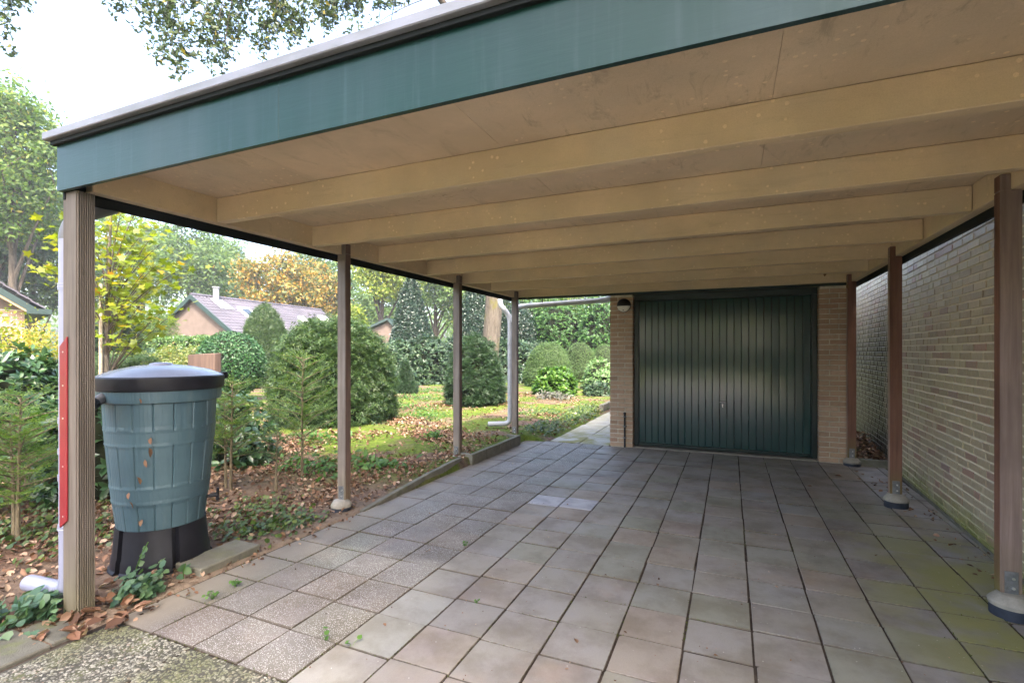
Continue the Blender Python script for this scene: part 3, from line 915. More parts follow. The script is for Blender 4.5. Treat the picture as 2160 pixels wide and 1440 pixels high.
# house wall on the right ------------------------------------------------
A, B = Vector((1.585, 3.5, 0)), Vector((1.795, 8.5, 0))
d = (B - A).normalized()
org = A - d * 3.2
house = empty('house', org, math.atan2(d.y, d.x)); tag(house, 'house wall of mottled yellow brown bricks along the drive', 'building')
LW, HW = 9.6, 2.95
m = MB(); m.box(0, LW, -.30, 0, -.10, HW)
wall = m.build('wall', M['mortar_house'], house, bevel=.002)
def sc_house(u, z):
    p = org + d * u
    pr = proj(p.x, p.y, z)
    if pr[2] < .3 or not (-50 < pr[0] < 2230 and -30 < pr[1] < 1500): return -1 - u
    if pr[0] > 2125 or pr[0] < 1800 or z > 2.45: return -.5 - u * .01
    return 1 / pr[2] ** 3
brick_face(wall, LW, HW - .02, M['house_brick'], limit=300, score=sc_house, seed=11)
m = MB(); m.box(-.05, LW + .05, -.34, .03, HW + .002, HW + .06)
m.build('coping', M['concrete'], house, bevel=.005)
m = MB(); m.box(0, LW, -5.0, -.302, -.1, 2.9); m.build('rear_block', M['far_wall'], house)
m = MB(); m.box(0.01, LW, .008, .012, -.02, .03); m.build('plinth', M['concrete'], house)

# garage -----------------------------------------------------------------
GY = 7.25
garage = empty('garage', (-.15, GY, 0)); tag(garage, 'brick garage with wide dark green door at the end of the carport', 'building')
def gp(f, name, mat, parent=garage, bevel=.003, **k):
    m = MB(-.15, GY, 0); f(m); return m.build(name, mat, parent, bevel, **k)
wl = gp(lambda m: m.box(-1.594, -1.281, GY + .008, GY + .32, -.08, 2.185), 'pier', M['mortar'])
wr = gp(lambda m: m.box(1.026, 1.340, GY + .008, GY + .32, -.08, 2.185), 'pier', M['mortar'])
def pier_bricks(pier, x0, x1, sidex, seed):
    r = random.Random(seed)
    W = x1 - x0
    full, half = .209, W - .209 - .011
    ms = {'f': [brick_mesh(full, .0515, .1, M['garage_brick'], seed + i) for i in range(3)], 'h': [brick_mesh(half, .0515, .1, M['garage_brick'], seed + 5 + i) for i in range(3)]}
    for k in range(34):
        z = k * .0635 + .004
        order = 'fh' if k % 2 == 0 else 'hf'
        x = x0
        for q in order:
            L = full if q == 'f' else half
            # local mesh: outward is +y, so turn it half way round
            link('brick', r.choice(ms[q]), pier, (x + L + .15 + r.uniform(-.001, .001), r.uniform(-.0015, .0015), z), (0, r.uniform(-.004, .004), math.pi + r.uniform(-.006, .006)))
            x += L + .011
    # reveal bricks towards the door
    rv = brick_mesh(.20, .0515, .1, M['garage_brick'], seed + 20)
    for k in range(0, 34):
        z = k * .0635 + .004
        if sidex > (x0 + x1) / 2:   # reveal faces +x
            link('brick', rv, pier, (sidex + .15 - .0005, .3105, z), (0, 0, -math.pi / 2))
        else:
            link('brick', rv, pier, (sidex + .15 + .0005, .1105, z), (0, 0, math.pi / 2))
pier_bricks(wl, -1.602, -1.273, -1.273, 40)
pier_bricks(wr, 1.018, 1.348, 1.018, 60)
gp(lambda m: m.box(-1.594, 1.308, GY + .33, GY + 5.6, -.08, 2.40), 'rear_block', M['far_wall'])
gp(lambda m: m.box(-1.60, 1.31, GY + .02, GY + 5.6, 2.41, 2.47), 'roof', M['roof_bitumen'])
gp(lambda m: (m.box(-1.268, -1.205, GY + .085, GY + .16, .02, 2.098), m.box(.950, 1.013, GY + .085, GY + .16, .02, 2.098), m.box(-1.268, 1.013, GY + .075, GY + .15, 2.10, 2.185)), 'door_frame', M['frame_green'], bevel=.004)
gp(lambda m: m.box(-1.27, 1.016, GY + .01, GY + .25, -.06, .012), 'threshold', M['threshold'], bevel=.008)
door = gp(lambda m: m.box(-1.203, .948, GY + .125, GY + .135, .03, 2.10), 'door', M['frame_green'])
nb = 24; bw = (.948 + 1.203) / nb
bmsh = MB(); bmsh.box(-bw / 2 + .0015, bw / 2 - .0015, -.012, 0, 0, 2.03)
bme = bmsh.mesh('board', M['door_green'], bevel=.0045)
r2 = random.Random(5)
for k in range(nb):
    link('board', bme, door, (-1.203 + bw * (k + .5) + .15, .124 + r2.uniform(-.0015, .0008), .062), (0, 0, r2.uniform(-.012, .012)))
gp(lambda m: m.box(-1.2, .945, GY + .098, GY + .123, .026, .058), 'bottom_rail', M['frame_green'], door)
gp(lambda m: m.box(-.125, -.055, GY + .068, GY + .078, .685, .697), 'handle', M['galv'], door, bevel=.002)
gp(lambda m: m.tube([(-.09, GY + .10, .69), (-.09, GY + .066, .69)], .009, 10), 'handle_stem', M['galv'], door)
gp(lambda m: m.tube([(-.09, GY + .112, .655), (-.09, GY + .103, .655)], .014, 12), 'lock', M['galv'], door)
gp(lambda m: m.box(-.095, -.085, GY + .085, GY + .104, .615, .66), 'key', M['screw'], door, bevel=.001)

# ------------------------------------------------------------------ rain barrel
BX, BY = -3.43, 2.10
barrel = empty('rain_barrel', (BX, BY, 0), 0); tag(barrel, 'blue green rain barrel moulded like wooden staves with black lid and stand', 'rain barrel')
def body_r(z):
    t = (z - .275) / (1.15 - .275)
    return .242 + .073 * t - .010 * (2 * t - 1) ** 2 + .010
NA, NZ = 288, 96
ns = 18
zs = np.linspace(.275, 1.10, NZ)
hoops = [(.44, .54), (.80, .90)]
vs, fs = [], []
srnd = random.Random(8)
off = [srnd.uniform(-.35, .35) for _ in range(ns)]
for z in zs:
    inh = any(a <= z <= b for a, b in hoops)
    lipz = min([abs(z - e) for h in hoops for e in h])
    for k in range(NA):
        a = 2 * math.pi * k / NA
        u = a / (2 * math.pi) * ns
        fr = abs((u - math.floor(u)) - .5)
        r = body_r(z)
        if inh: r += .0015
        elif fr > .44: r -= .007
        else: r += .0015 * math.sin(math.floor(u) * 2.4)
        if lipz < .009: r += .0028
        vs.append((r * math.cos(a), r * math.sin(a), z))
for i in range(NZ - 1):
    for k in range(NA):
        k2 = (k + 1) % NA
        fs.append((i * NA + k, i * NA + k2, (i + 1) * NA + k2, (i + 1) * NA + k))
fs.append(tuple(range(NA - 1, -1, -1)))
m = MB(); m.add(vs, fs); m.build('body', M['barrel_green'], barrel, smooth=True)
m = MB(); m.lathe([(.318, 1.06), (.334, 1.065), (.338, 1.09), (.340, 1.15)], 96); m.build('collar', M['barrel_green'], barrel, smooth=True)
m = MB(); m.lathe([(.349, 1.2225), (.335, 1.228), (.27, 1.256), (.15, 1.283), (.05, 1.293), (.0, 1.294)], 96)
lid = m.build('lid', M['lid_plastic'], barrel, smooth=True)
m = MB(); m.lathe([(.342, 1.135), (.352, 1.138), (.357, 1.15), (.357, 1.215), (.350, 1.222)], 96, cap0=False, cap1=False); m.build('lid_rim', M['black_plastic'], lid, smooth=True)
m = MB(); m.lathe([(.075, 1.282), (.06, 1.300), (.035, 1.306), (0.0, 1.307)], 32, (.02, -.02)); m.build('lid_knob', M['lid_plastic'], lid, smooth=True)
for ang in (.98, 2.4):
    m = MB(); cxx, cyy = .352 * math.cos(ang), .352 * math.sin(ang)
    m.box(cxx - .02, cxx + .02, cyy - .02, cyy + .02, 1.19, 1.236); m.build('lid_clip', M['black_plastic'], lid, bevel=.004)
# moulding slot in the rim
m = MB()
for k in range(10):
    a0 = -1.25 + k * .045; a1 = a0 + .045
    m.add([(.3595 * math.cos(a0), .3595 * math.sin(a0), 1.200), (.3595 * math.cos(a1), .3595 * math.sin(a1), 1.200), (.3595 * math.cos(a1), .3595 * math.sin(a1), 1.213), (.3595 * math.cos(a0), .3595 * math.sin(a0), 1.213),
           (.35 * math.cos(a0), .35 * math.sin(a0), 1.200), (.35 * math.cos(a1), .35 * math.sin(a1), 1.200), (.35 * math.cos(a1), .35 * math.sin(a1), 1.213), (.35 * math.cos(a0), .35 * math.sin(a0), 1.213)],
          [(0, 1, 2, 3), (3, 2, 6, 7), (0, 4, 5, 1)])
m.build('lid_label', M['black_plastic'], lid)
# stand: broad flared panels around a recessed core
m = MB(); m.lathe([(.205, .0), (.205, .272)], 48); m.build('stand_core', M['black_plastic'], barrel, smooth=True)
for k in range(5):
    a0 = -1.52 + k * 2 * math.pi / 5 + .07; a1 = a0 + 2 * math.pi / 5 - .16
    prof = [(.285, .0), (.285, .02), (.272, .03), (.268, .085), (.262, .105), (.248, .274)]
    vs, fs = [], []
    nseg = 8
    for ir, inner in ((0, False), (1, True)):
        for (r, z) in prof:
            for s in range(nseg + 1):
                a = a0 + (a1 - a0) * s / nseg
                rr_ = .19 if inner else r
                vs.append((rr_ * math.cos(a), rr_ * math.sin(a), z))
    P_ = len(prof); S_ = nseg + 1
    for i in range(P_ - 1):
        for s in range(nseg):
            fs.append((i * S_ + s, i * S_ + s + 1, (i + 1) * S_ + s + 1, (i + 1) * S_ + s))
    b0 = P_ * S_
    for i in range(P_ - 1):
        fs.append((i * S_, (i + 1) * S_, b0 + (i + 1) * S_, b0 + i * S_))
        fs.append((i * S_ + nseg, b0 + i * S_ + nseg, b0 + (i + 1) * S_ + nseg, (i + 1) * S_ + nseg))
    for s in range(nseg):
        i = P_ - 1
        fs.append((i * S_ + s, i * S_ + s + 1, b0 + i * S_ + s + 1, b0 + i * S_ + s))
    m = MB(); m.add(vs, fs); m.build('stand_panel', M['black_plastic'], barrel, smooth=True)
# tap on the right, inlet pipe on the left
m = MB(); ta, tb = math.cos(.80), math.sin(.80); m.tube([(.225 * ta, .225 * tb, .395), (.315 * ta, .315 * tb, .40)], .012, 10); m.tube([(.315 * ta, .315 * tb, .365), (.318 * ta, .318 * tb, .425)], .010, 10); m.box(.318 * ta - .008, .318 * ta + .008, .318 * tb - .006, .318 * tb + .006, .424, .448)
m.build('tap', M['black_plastic'], barrel, smooth=True)
m = MB(); m.tube([(-.06, -.26, 1.125), (.035, -.41, 1.072)], .030, 18); m.build('inlet_pipe', M['pvc_dark'], barrel, smooth=True)
m = MB(); m.tube([(.03, -.402, 1.075), (.07, -.46, 1.055)], .036, 18); m.build('inlet_sleeve', M['black_plastic'], barrel, smooth=True)

# ------------------------------------------------------------------ drain pipes
def arc(p0, p1, p2, n=7):
    p0, p1, p2 = Vector(p0), Vector(p1), Vector(p2)
    return [p0 * (1 - s) ** 2 + p1 * 2 * s * (1 - s) + p2 * s * s for s in [k / n for k in range(n + 1)]]
PX, PYY = -3.262, 1.512
dp = empty('downpipe', (PX, PYY, 0)); tag(dp, 'pale lilac grey plastic downpipe beside the reeded front post', 'downpipe')
def dpart(path, r, name, mat, n=24, root=dp, o=(PX, PYY, 0)):
    m = MB(*o); m.tube(path, r, n); return m.build(name, mat, root, smooth=True)
R_ = .040
dpart([(PX, PYY, .16), (PX, PYY, 1.98)], R_, 'pipe', M['pvc'])
dpart(arc((PX, PYY, 1.975), (PX, PYY, 2.07), (PX + .01, PYY + .07, 2.13)) + [(PX + .03, PYY + .19, 2.20), (PX + .035, PYY + .22, 2.26)], R_ + .002, 'bend', M['pvc_dark'])
dpart(arc((PX, PYY, .165), (PX, PYY, .09), (PX - .08, PYY + .0, .085)), R_ + .001, 'bend', M['pvc'])
dpart([(PX - .07, PYY, .085), (PX - .36, PYY - .015, .075)], R_ + .003, 'outlet_pipe', M['pvc'])
for z in (1.72, 1.01, .845, .705, .44): dpart([(PX, PYY, z - .016), (PX, PYY, z + .016)], R_ + .004, 'sleeve', M['pvc'])
for z in (1.735, 1.72, .43): dpart([(PX, PYY, z), (PX, PYY, z + .005)], R_ + .0055, 'ring', M['pvc_grey'])
# red marker strip on the post
m = MB(-3.19, 1.45, 1)
x0, x1 = -3.212, -3.146; y0, y1 = 1.450, 1.4585
pts = [(x0, .455), (x1, .50), (x1, 1.455), (x0, 1.405)]
m.add([(x, y0, z) for x, z in pts] + [(x, y1, z) for x, z in pts], [(0, 1, 2, 3), (4, 7, 6, 5), (0, 4, 5, 1), (1, 5, 6, 2), (2, 6, 7, 3), (3, 7, 4, 0)])
strip = m.build('marker_strip', M['red_paint'], None, bevel=.002, loc=(-3.19, 1.45, 1)); tag(strip, 'red marker strip screwed to the reeded front post', 'sign')
for z in (.52, .78, 1.03, 1.20, 1.375):
    m = MB(-3.19, 1.45, 1); m.tube([(-3.176, 1.4495, z), (-3.176, 1.447, z)], .0045, 8); m.build('screw', M['screw'], strip)
# far downpipe behind the rear post
QX, QY = -3.375, 7.66
d2 = empty('downpipe', (QX, QY, 0)); tag(d2, 'grey plastic downpipe with swan neck behind the rear garden post', 'downpipe')
q = lambda path, r, name, mat=M['pvc_grey']: dpart(path, r, name, mat, 18, d2, (QX, QY, 0))
q([(QX, QY, .26), (QX, QY, 1.86)], .040, 'pipe')
q(arc((QX, QY, 1.85), (QX, QY, 1.97), (QX - .06, QY - .07, 2.05)) + arc((QX - .085, QY - .10, 2.09), (QX - .12, QY - .14, 2.14), (QX - .12, QY - .14, 2.24)), .041, 'bend')
q(arc((QX, QY, .27), (QX, QY, .165), (QX - .09, QY - .05, .165)) + [(QX - .33, QY - .16, .16)], .041, 'outlet_pipe')
for z in (1.50, .55): q([(QX, QY, z - .02), (QX, QY, z + .02)], .046, 'sleeve')
h = empty('gutter_pipe', (-2.4, 7.55, 2.1)); tag(h, 'grey horizontal drain pipe under the rear eave beside the garage', 'pipe')
hp = lambda path, r, name, mat=M['pvc_grey']: dpart(path, r, name, mat, 18, h, (-2.4, 7.55, 2.1))
hp(arc((QX + .07, QY - .03, 1.86), (QX + .07, QY - .03, 2.115), (QX + .25, QY - .04, 2.118)) + [(-1.78, 7.53, 2.15)], .040, 'pipe')
hp(arc((-1.80, 7.53, 2.15), (-1.68, 7.53, 2.155), (-1.63, 7.53, 2.20)), .047, 'bend')
for x in (-2.75, -2.05):
    m = MB(-2.4, 7.55, 2.1); zc = 2.118 + (x + 3.02) / 1.24 * .032
    m.tube([(x, 7.535, zc + .03), (x, 7.535, zc + .09)], .008, 8); m.build('hanger', M['black_plastic'], h)
# ------------------------------------------------------------------ wall lamp and cable duct on the left pier
LX, LZ = -1.398, 2.035
lamp = empty('wall_lamp', (LX, GY - .002, LZ)); tag(lamp, 'round bulkhead lamp with louvred hood on the left garage pier', 'lamp')
def disc(r0, r1, y0, y1, name, mat, z0=-1, z1=1, n=40):
    """slice of a shallow dome facing -y between heights z0 and z1 (fractions of the radius)"""
    vs, fs = [], []
    rings = 6
    pts = []
    for i in range(rings + 1):
        t_ = i / rings
        pts.append((r0 * math.cos(t_ * math.pi / 2) if i < rings else 0.0, y0 + (y1 - y0) * math.sin(t_ * math.pi / 2)))
    m = MB()
    bmx = bmesh.new()
    prev = None
    allv = []
    for r, y in [(r0, 0.0)] + pts:
        allv.append([bmx.verts.new((r * math.cos(2 * math.pi * k / n), y, r * math.sin(2 * math.pi * k / n))) for k in range(n)])
    for a, b_ in zip(allv[:-1], allv[1:]):
        for k in range(n):
            try: bmx.faces.new((a[k], b_[k], b_[(k + 1) % n], a[(k + 1) % n]))
            except ValueError: pass
    bmesh.ops.remove_doubles(bmx, verts=bmx.verts, dist=1e-5)
    for zz, keep in ((z0 * r0, 1), (z1 * r0, -1)):
        if abs(zz) < r0:
            bmesh.ops.bisect_plane(bmx, geom=bmx.verts[:] + bmx.edges[:] + bmx.faces[:], plane_co=(0, 0, zz), plane_no=(0, 0, -keep), clear_outer=True)
    me = bpy.data.meshes.new(name); bmx.to_mesh(me); bmx.free(); me.materials.append(mat)
    me.polygons.foreach_set('use_smooth', [True] * len(me.polygons))
    return link(name, me, lamp)
disc(.098, .0, -.012, -.030, 'base', M['lamp_black'])
disc(.094, .0, -.030, -.062, 'diffuser', M['white_lamp'], -1, -.12)
disc(.096, .0, -.032, -.068, 'hood', M['lamp_black'], .20, 1)
for k in range(3):
    disc(.096, .0, -.032, -.068, 'louvre', M['lamp_black'] if k != 1 else M['lamp_black'], -.10 + k * .10, -.055 + k * .10)
m = MB(); m.tube([(0, -.052, -.072), (0, -.062, -.072)], .007, 10); m.build('screw', M['lamp_black'], lamp)
cd = empty('cable_duct', (-1.385, GY, 0)); tag(cd, 'thin black cable duct clipped low on the left garage pier', 'pipe')
m = MB(-1.385, GY, 0); m.tube([(-1.385, GY - .022, -.01), (-1.385, GY - .022, .47)], .013, 12); m.tube([(-1.385, GY - .022, .47), (-1.385, GY - .022, .50)], .017, 12); m.build('duct', M['black_plastic'], cd, smooth=True)
for z in (.13, .29, .43):
    m = MB(-1.385, GY, 0); m.box(-1.412, -1.358, GY - .037, GY - .004, z, z + .014); m.build('clip', M['galv'], cd, bevel=.003)
# cut log post behind the barrel
p = at(432, 7.6, z=0)
m = MB(p.x, p.y, 0)
vs = []
for z in (0, 1.22):
    for k in range(10):
        a = 2 * math.pi * k / 10
        vs.append((p.x + .245 * math.cos(a) * (1 + .08 * math.sin(k * 3)), p.y + .15 * math.sin(a), z + (.015 * math.cos(a) if z else 0)))
m.add(vs, [(k, (k + 1) % 10, 10 + (k + 1) % 10, 10 + k) for k in range(10)] + [tuple(range(10, 20))])
o = m.build('wooden_stump', M['stump'], None, bevel=.008, loc=(p.x, p.y, gz(p.x, p.y))); o.rotation_euler = (0, 0, YAW); tag(o, 'weathered brown cut tree stump behind the rain barrel', 'stump')

# ------------------------------------------------------------------ neighbouring houses
# left: gable corner with green barge board
c0 = at(52, 16, z=-.1); ang1 = YAW + math.radians(47)
h1 = empty('house', c0, ang1); tag(h1, 'brick house corner with green eaves at the left edge', 'building')
m = MB(); m.box(-6, 0, .012, 7, 0, 2.78); w1 = m.build('wall', M['mortar'], h1)
m = MB(); m.add([(-6.0, .012, 2.78), (0, .012, 2.78), (-3.0, .012, 5.1)], [(0, 1, 2)]); m.build('gable', M['far_wall'], w1)
r = random.Random(5)
fb = {}
for k in range(45):
    x = -1.62 + (0 if k % 2 else -.11)
    while x < 0:
        a, b2 = max(x, -1.6), min(x + .21, 0)
        if b2 - a > .05:
            key = round(b2 - a, 2)
            if key not in fb: fb[key] = brick_mesh(key, .0505, .05, M['far_brick'], 3)
            link('brick', fb[key], w1, (b2, .008 + r.uniform(-.002, .002), k * .0615 + .1 - .098), (0, 0, math.pi))
        x += .221
m = MB()
def slope(m, xa, za, xb, zb, y0, y1, th):
    m.add([(xa, y0, za), (xb, y0, zb), (xb, y0, zb + th), (xa, y0, za + th), (xa, y1, za), (xb, y1, zb), (xb, y1, zb + th), (xa, y1, za + th)],
          [(0, 1, 2, 3), (5, 4, 7, 6), (0, 4, 5, 1), (3, 2, 6, 7), (0, 3, 7, 4), (1, 5, 6, 2)])
slope(m, -4.3, 5.95, .25, 2.62, -.42, -.38, .22); m.build('barge_board', M['far_fascia'], h1)
m = MB(); slope(m, -4.3, 5.86, .10, 2.66, -.375, .02, .08); m.build('soffit', M['cream_trim'], h1)
m = MB(); m.box(.02, .62, -.44, 7, 2.66, 2.82); m.build('gutter', M['far_fascia'], h1)
for k in range(16):
    m = MB(); xa = .45 - k * .3; za = 2.83 + k * .222
    slope(m, xa, za, xa - .34, za + .215, -.46, 7, .05); m.build('roof_tile_row', M['far_roof'], h1)
m = MB(); m.box(-1.0, -.32, .005, .02, 1.15, 1.92); w = m.build('window', M['dark_glass'], h1)
m = MB(); m.box(-1.04, -.28, .0, .018, 1.93, 1.98); m.build('window_lintel', M['far_fascia'], w)

# middle: long roof with roof lights
g0 = at(402, 28, z=-.1); g1 = at(680, 38.9, z=-.1)
ax = (g1 - g0); Lh = Vector((ax.x, ax.y)).length
h2 = empty('house', g0, math.atan2(ax.y, ax.x)); tag(h2, 'long low house with grey tiled roof, roof lights and metal flue', 'building')
ZR, HWD = 4.62, 3.7; sl = .72
ze = ZR - HWD * sl
m = MB(); m.add([(0.25, -HWD + .35, 0), (0.25, HWD - .35, 0), (0.25, HWD - .35, ze + .22), (0.25, 0, ZR - .1), (0.25, -HWD + .35, ze + .22), (Lh, -HWD + .35, 0), (Lh, HWD - .35, 0), (Lh, HWD - .35, ze + .22), (Lh, 0, ZR - .1), (Lh, -HWD + .35, ze + .22)],
                [(0, 4, 3, 2, 1), (5, 6, 7, 8, 9), (0, 5, 9, 4), (1, 2, 7, 6)]); m.build('wall', M['far_wall'], h2)
def tiled_roof(side):
    nrow, ncol = 15, int(Lh / .24)
    vs, fs = [], []
    dl = HWD / nrow
    prof = [0, .03, .055, .06, .05, .02]
    npx = ncol * 6
    for i in range(nrow):
        for e in (0, 1):
            y = (i + e) * dl * side
            zz = ZR - (i + e) * dl * sl + (.035 if e == 1 else 0)
            for k in range(npx + 1):
                vs.append((k * .04, y, zz + prof[k % 6] * .8))
    w_ = npx + 1
    for i in range(nrow * 2 - 1):
        for k in range(npx):
            fs.append((i * w_ + k, i * w_ + k + 1, (i + 1) * w_ + k + 1, (i + 1) * w_ + k))
    m = MB(); m.add(vs, fs); return m
rf = tiled_roof(-1).build('roof', M['far_roof'], h2)
tiled_roof(1).build('roof', M['far_roof'], h2)
for k in range(int(Lh / .33)):
    m = MB(); m.tube([(k * .33, 0, ZR + .02), (k * .33 + .345, 0, ZR + .035)], .10, 8); o = m.build('ridge_tile', M['far_roof'], rf)
for s in (-1, 1):
    m = MB()
    y0, y1 = 0, s * (HWD + .05)
    m.add([(-.04, y0, ZR - .24), (-.04, y1, ze - .24), (-.04, y1, ze + .03), (-.04, y0, ZR + .03), (.02, y0, ZR - .24), (.02, y1, ze - .24), (.02, y1, ze + .03), (.02, y0, ZR + .03)],
          [(0, 1, 2, 3), (5, 4, 7, 6), (0, 4, 5, 1), (3, 2, 6, 7), (1, 5, 6, 2), (0, 3, 7, 4)])
    m.build('barge_board', M['far_fascia'], h2)
def roof_light(u, v0, w_, l):
    yy = -v0; z = ZR - v0 * sl
    m = MB()
    def quad(a, b_, c_, d_, up):
        pts = [(u + p_, yy - q_, z - q_ * sl + up) for p_, q_ in ((a, c_), (b_, c_), (b_, d_), (a, d_))]
        return pts
    top = quad(0, w_, 0, l, .16); bot = quad(0, w_, 0, l, .0)
    m.add(top + bot, [(0, 1, 2, 3), (0, 4, 5, 1), (1, 5, 6, 2), (2, 6, 7, 3), (3, 7, 4, 0)])
    fr = m.build('roof_window', M['white_frame'], h2)
    m = MB(); m.add(quad(.12, w_ - .12, .12, l - .12, .165), [(0, 1, 2, 3)]); m.build('pane', M['dark_glass'] if u < 4 else M['white_frame'], fr)
roof_light(2.3, .9, .9, 1.1); roof_light(9.6, .9, .9, 1.2); roof_light(7.2, 1.2, .5, .5)
m = MB(); m.tube([(1.35, -.35, ZR - .35), (1.35, -.35, ZR + .52)], .16, 14); m.tube([(1.35, -.35, ZR + .54), (1.35, -.35, ZR + .60)], .21, 14); m.build('flue', M['zinc'], h2, smooth=True)
m = MB(); m.add([(1.0, -.25, ZR - .08), (1.8, -.25, ZR - .08), (2.0, -1.1, ZR - .70), (1.0, -1.1, ZR - .70)], [(0, 1, 2, 3)]); m.build('flue_flashing', M['zinc'], h2)
# right of it: small gable between the shrubs
c3 = at(800, 34, z=-.1)
h3 = empty('house', c3, YAW); tag(h3, 'small pale gable with dark roof edge glimpsed between domed yew and holly', 'building')
m = MB(); m.add([(-2.2, 0, 0), (2.2, 0, 0), (2.2, 0, 1.6), (.6, 0, 3.45), (-2.2, 0, 2.2), (-2.2, 5, 0), (2.2, 5, 0), (2.2, 5, 1.6), (.6, 5, 3.45), (-2.2, 5, 2.2)], [(0, 1, 2, 3, 4), (0, 4, 9, 5), (1, 6, 7, 2)]); m.build('wall', M['far_wall'], h3)
m = MB(); slope(m, -2.6, 2.12, .6, 3.55, -.3, 5.2, .16); slope(m, 2.6, 1.4, .62, 3.55, -.3, 5.2, .16); m.build('roof', M['far_fascia'], h3)

# ------------------------------------------------------------------ plant builders
def lump(a, t, seed, amp):
    r = np.random.default_rng(seed)
    s = 0
    for k in range(7):
        f1, f2 = r.integers(1, 7), r.uniform(2, 9)
        s = s + np.sin(a * f1 + r.uniform(0, 6.3)) * np.sin(t * f2 + r.uniform(0, 6.3))
    return 1 + amp * s / 2.5

def dome_points(n, R, H, prof, seed, amp=.08, depth=.12, tmin=.02, cl=0):
    """points and outward directions on a lumpy body of revolution; prof(t) gives the relative radius at height fraction t"""
    r = np.random.default_rng(seed)
    tt = r.uniform(tmin, 1, n * 4); rad = prof(tt)
    e = 1e-3
    slope_ = (prof(np.clip(tt + e, 0, 1)) - prof(np.clip(tt - e, 0, 1))) / (2 * e) * R / H
    wgt = rad * np.sqrt(1 + np.minimum(slope_ ** 2, 40)) + .02
    keep = r.uniform(0, wgt.max() * .9, n * 4) < wgt
    tt = tt[keep][:n]; rad = prof(tt); slope_ = slope_[keep][:n]
    m_ = len(tt)
    a = r.uniform(0, 2 * np.pi, m_)
    L = lump(a, tt, seed + 1, amp)
    ins = 1 - np.minimum(r.exponential(depth, m_), .6)
    q = R * rad * L * ins
    P = np.stack([q * np.cos(a), q * np.sin(a), H * (tt ** 1.0) * (1 + (L - 1) * .5) * (1 - (1 - ins) * tt * .8)], 1)
    N = np.stack([np.cos(a), np.sin(a), -np.clip(slope_, -6, 6)], 1)
    N = nrm(N)
    if cl:                                   # gather the sprays into tufts, some proud and some sunk
        K = max(8, m_ // cl)
        c = r.integers(0, K, m_)
        push = r.normal(size=K)[c][:, None] * R * .035
        P = P[c] + N[c] * push + r.normal(size=(m_, 3)) * R * .055
        P[:, 2] = np.maximum(P[:, 2], .02); N = N[c]
    return P, N

PROF = {
    'ball': lambda t: np.sqrt(np.clip(1 - (2 * t - 1) ** 2, 0, 1)) * .98 + .0,
    'dome': lambda t: np.clip(1 - t ** 3.0, 0, 1) ** .5 * (.90 + .10 * np.sin(np.clip(t * 2.2, 0, 1) * np.pi)),
    'bun': lambda t: np.clip(1 - t ** 4.2, 0, 1) ** .5 * (.93 + .07 * np.sin(np.clip(t * 2.2, 0, 1) * np.pi)),
    'egg': lambda t: np.clip(1 - t ** 2.3, 0, 1) ** .55 * (.80 + .20 * np.sin(np.clip(t * 2.0, 0, 1) * np.pi)),
    'cone': lambda t: np.clip(1 - t, 0, 1) ** .75 * (.85 + .15 * np.sin(np.clip(t * 3, 0, 1) * np.pi)),
    'pyramid': lambda t: np.clip(1 - t, 0, 1) ** .9 * (.8 + .2 * np.sin(np.clip(t * 4, 0, 1) * np.pi)),
    'teardrop': lambda t: np.clip(1 - t ** 1.5, 0, 1) ** .8 * (.7 + .3 * np.sin(np.clip(t * 2.4, 0, 1) * np.pi)),
}
M['inner'] = simple('dark_core', (.018, .022, .012), .95, .05, 0, .3, 9)  # for solid cores added to keep the inside of the foliage dark

def shrub(name, label, base, R, H, prof, mat, kind, size, n, seed, cat='shrub', amp=.08, depth=.1, njit=.6, dirs='out', group=None, stem=None, z0=0.0, sj=.35, core=.8, tip=None, tmin=.02, cl=0):
    root = empty(name, (base[0], base[1], float(gz(base[0], base[1])) + z0)); tag(root, label, cat, group)
    P, N = dome_points(n, R, H, PROF[prof], seed, amp, depth, tmin, cl)
    r = np.random.default_rng(seed + 9)
    sz = size * r.uniform(1 - sj, 1 + sj, len(P))
    if dirs == 'out': D = N + np.array([0, 0, .15])
    elif dirs == 'droop': D = N * .8 + np.array([0, 0, -.45])
    elif dirs == 'up': D = N * .5 + np.array([0, 0, .8])
    else: D = None
    nm = N if dirs in (None, 'up') else N * .35 + np.array([0, 0, .8])
    if dirs == 'face': D, nm = None, N
    parts = [leaves(P, sz, kind, nm, njit, D, .55, r)]
    leaf_obj('foliage', parts, M[mat], root)
    if core:
        # solid dark core added to block light inside, a lumpy body of revolution
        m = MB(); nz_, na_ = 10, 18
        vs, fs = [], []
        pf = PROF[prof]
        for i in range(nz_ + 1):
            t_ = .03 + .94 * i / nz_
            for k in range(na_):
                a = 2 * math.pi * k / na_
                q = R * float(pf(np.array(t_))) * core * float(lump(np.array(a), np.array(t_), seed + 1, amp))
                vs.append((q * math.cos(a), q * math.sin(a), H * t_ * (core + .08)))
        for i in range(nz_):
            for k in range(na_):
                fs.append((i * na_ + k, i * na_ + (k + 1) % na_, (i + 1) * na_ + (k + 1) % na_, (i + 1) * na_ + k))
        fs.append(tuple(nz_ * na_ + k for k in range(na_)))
        m.add(vs, fs); m.build('dark_core', M['inner'], root, smooth=True)
    if stem:
        m = MB(); m.tube([(0, 0, -z0 - .05), (stem * .3, 0, H * .25), (0, stem * .4, H * .5)], [stem, stem * .85, stem * .5], 8); m.build('stem', M['bark'], root, smooth=True)
    return root

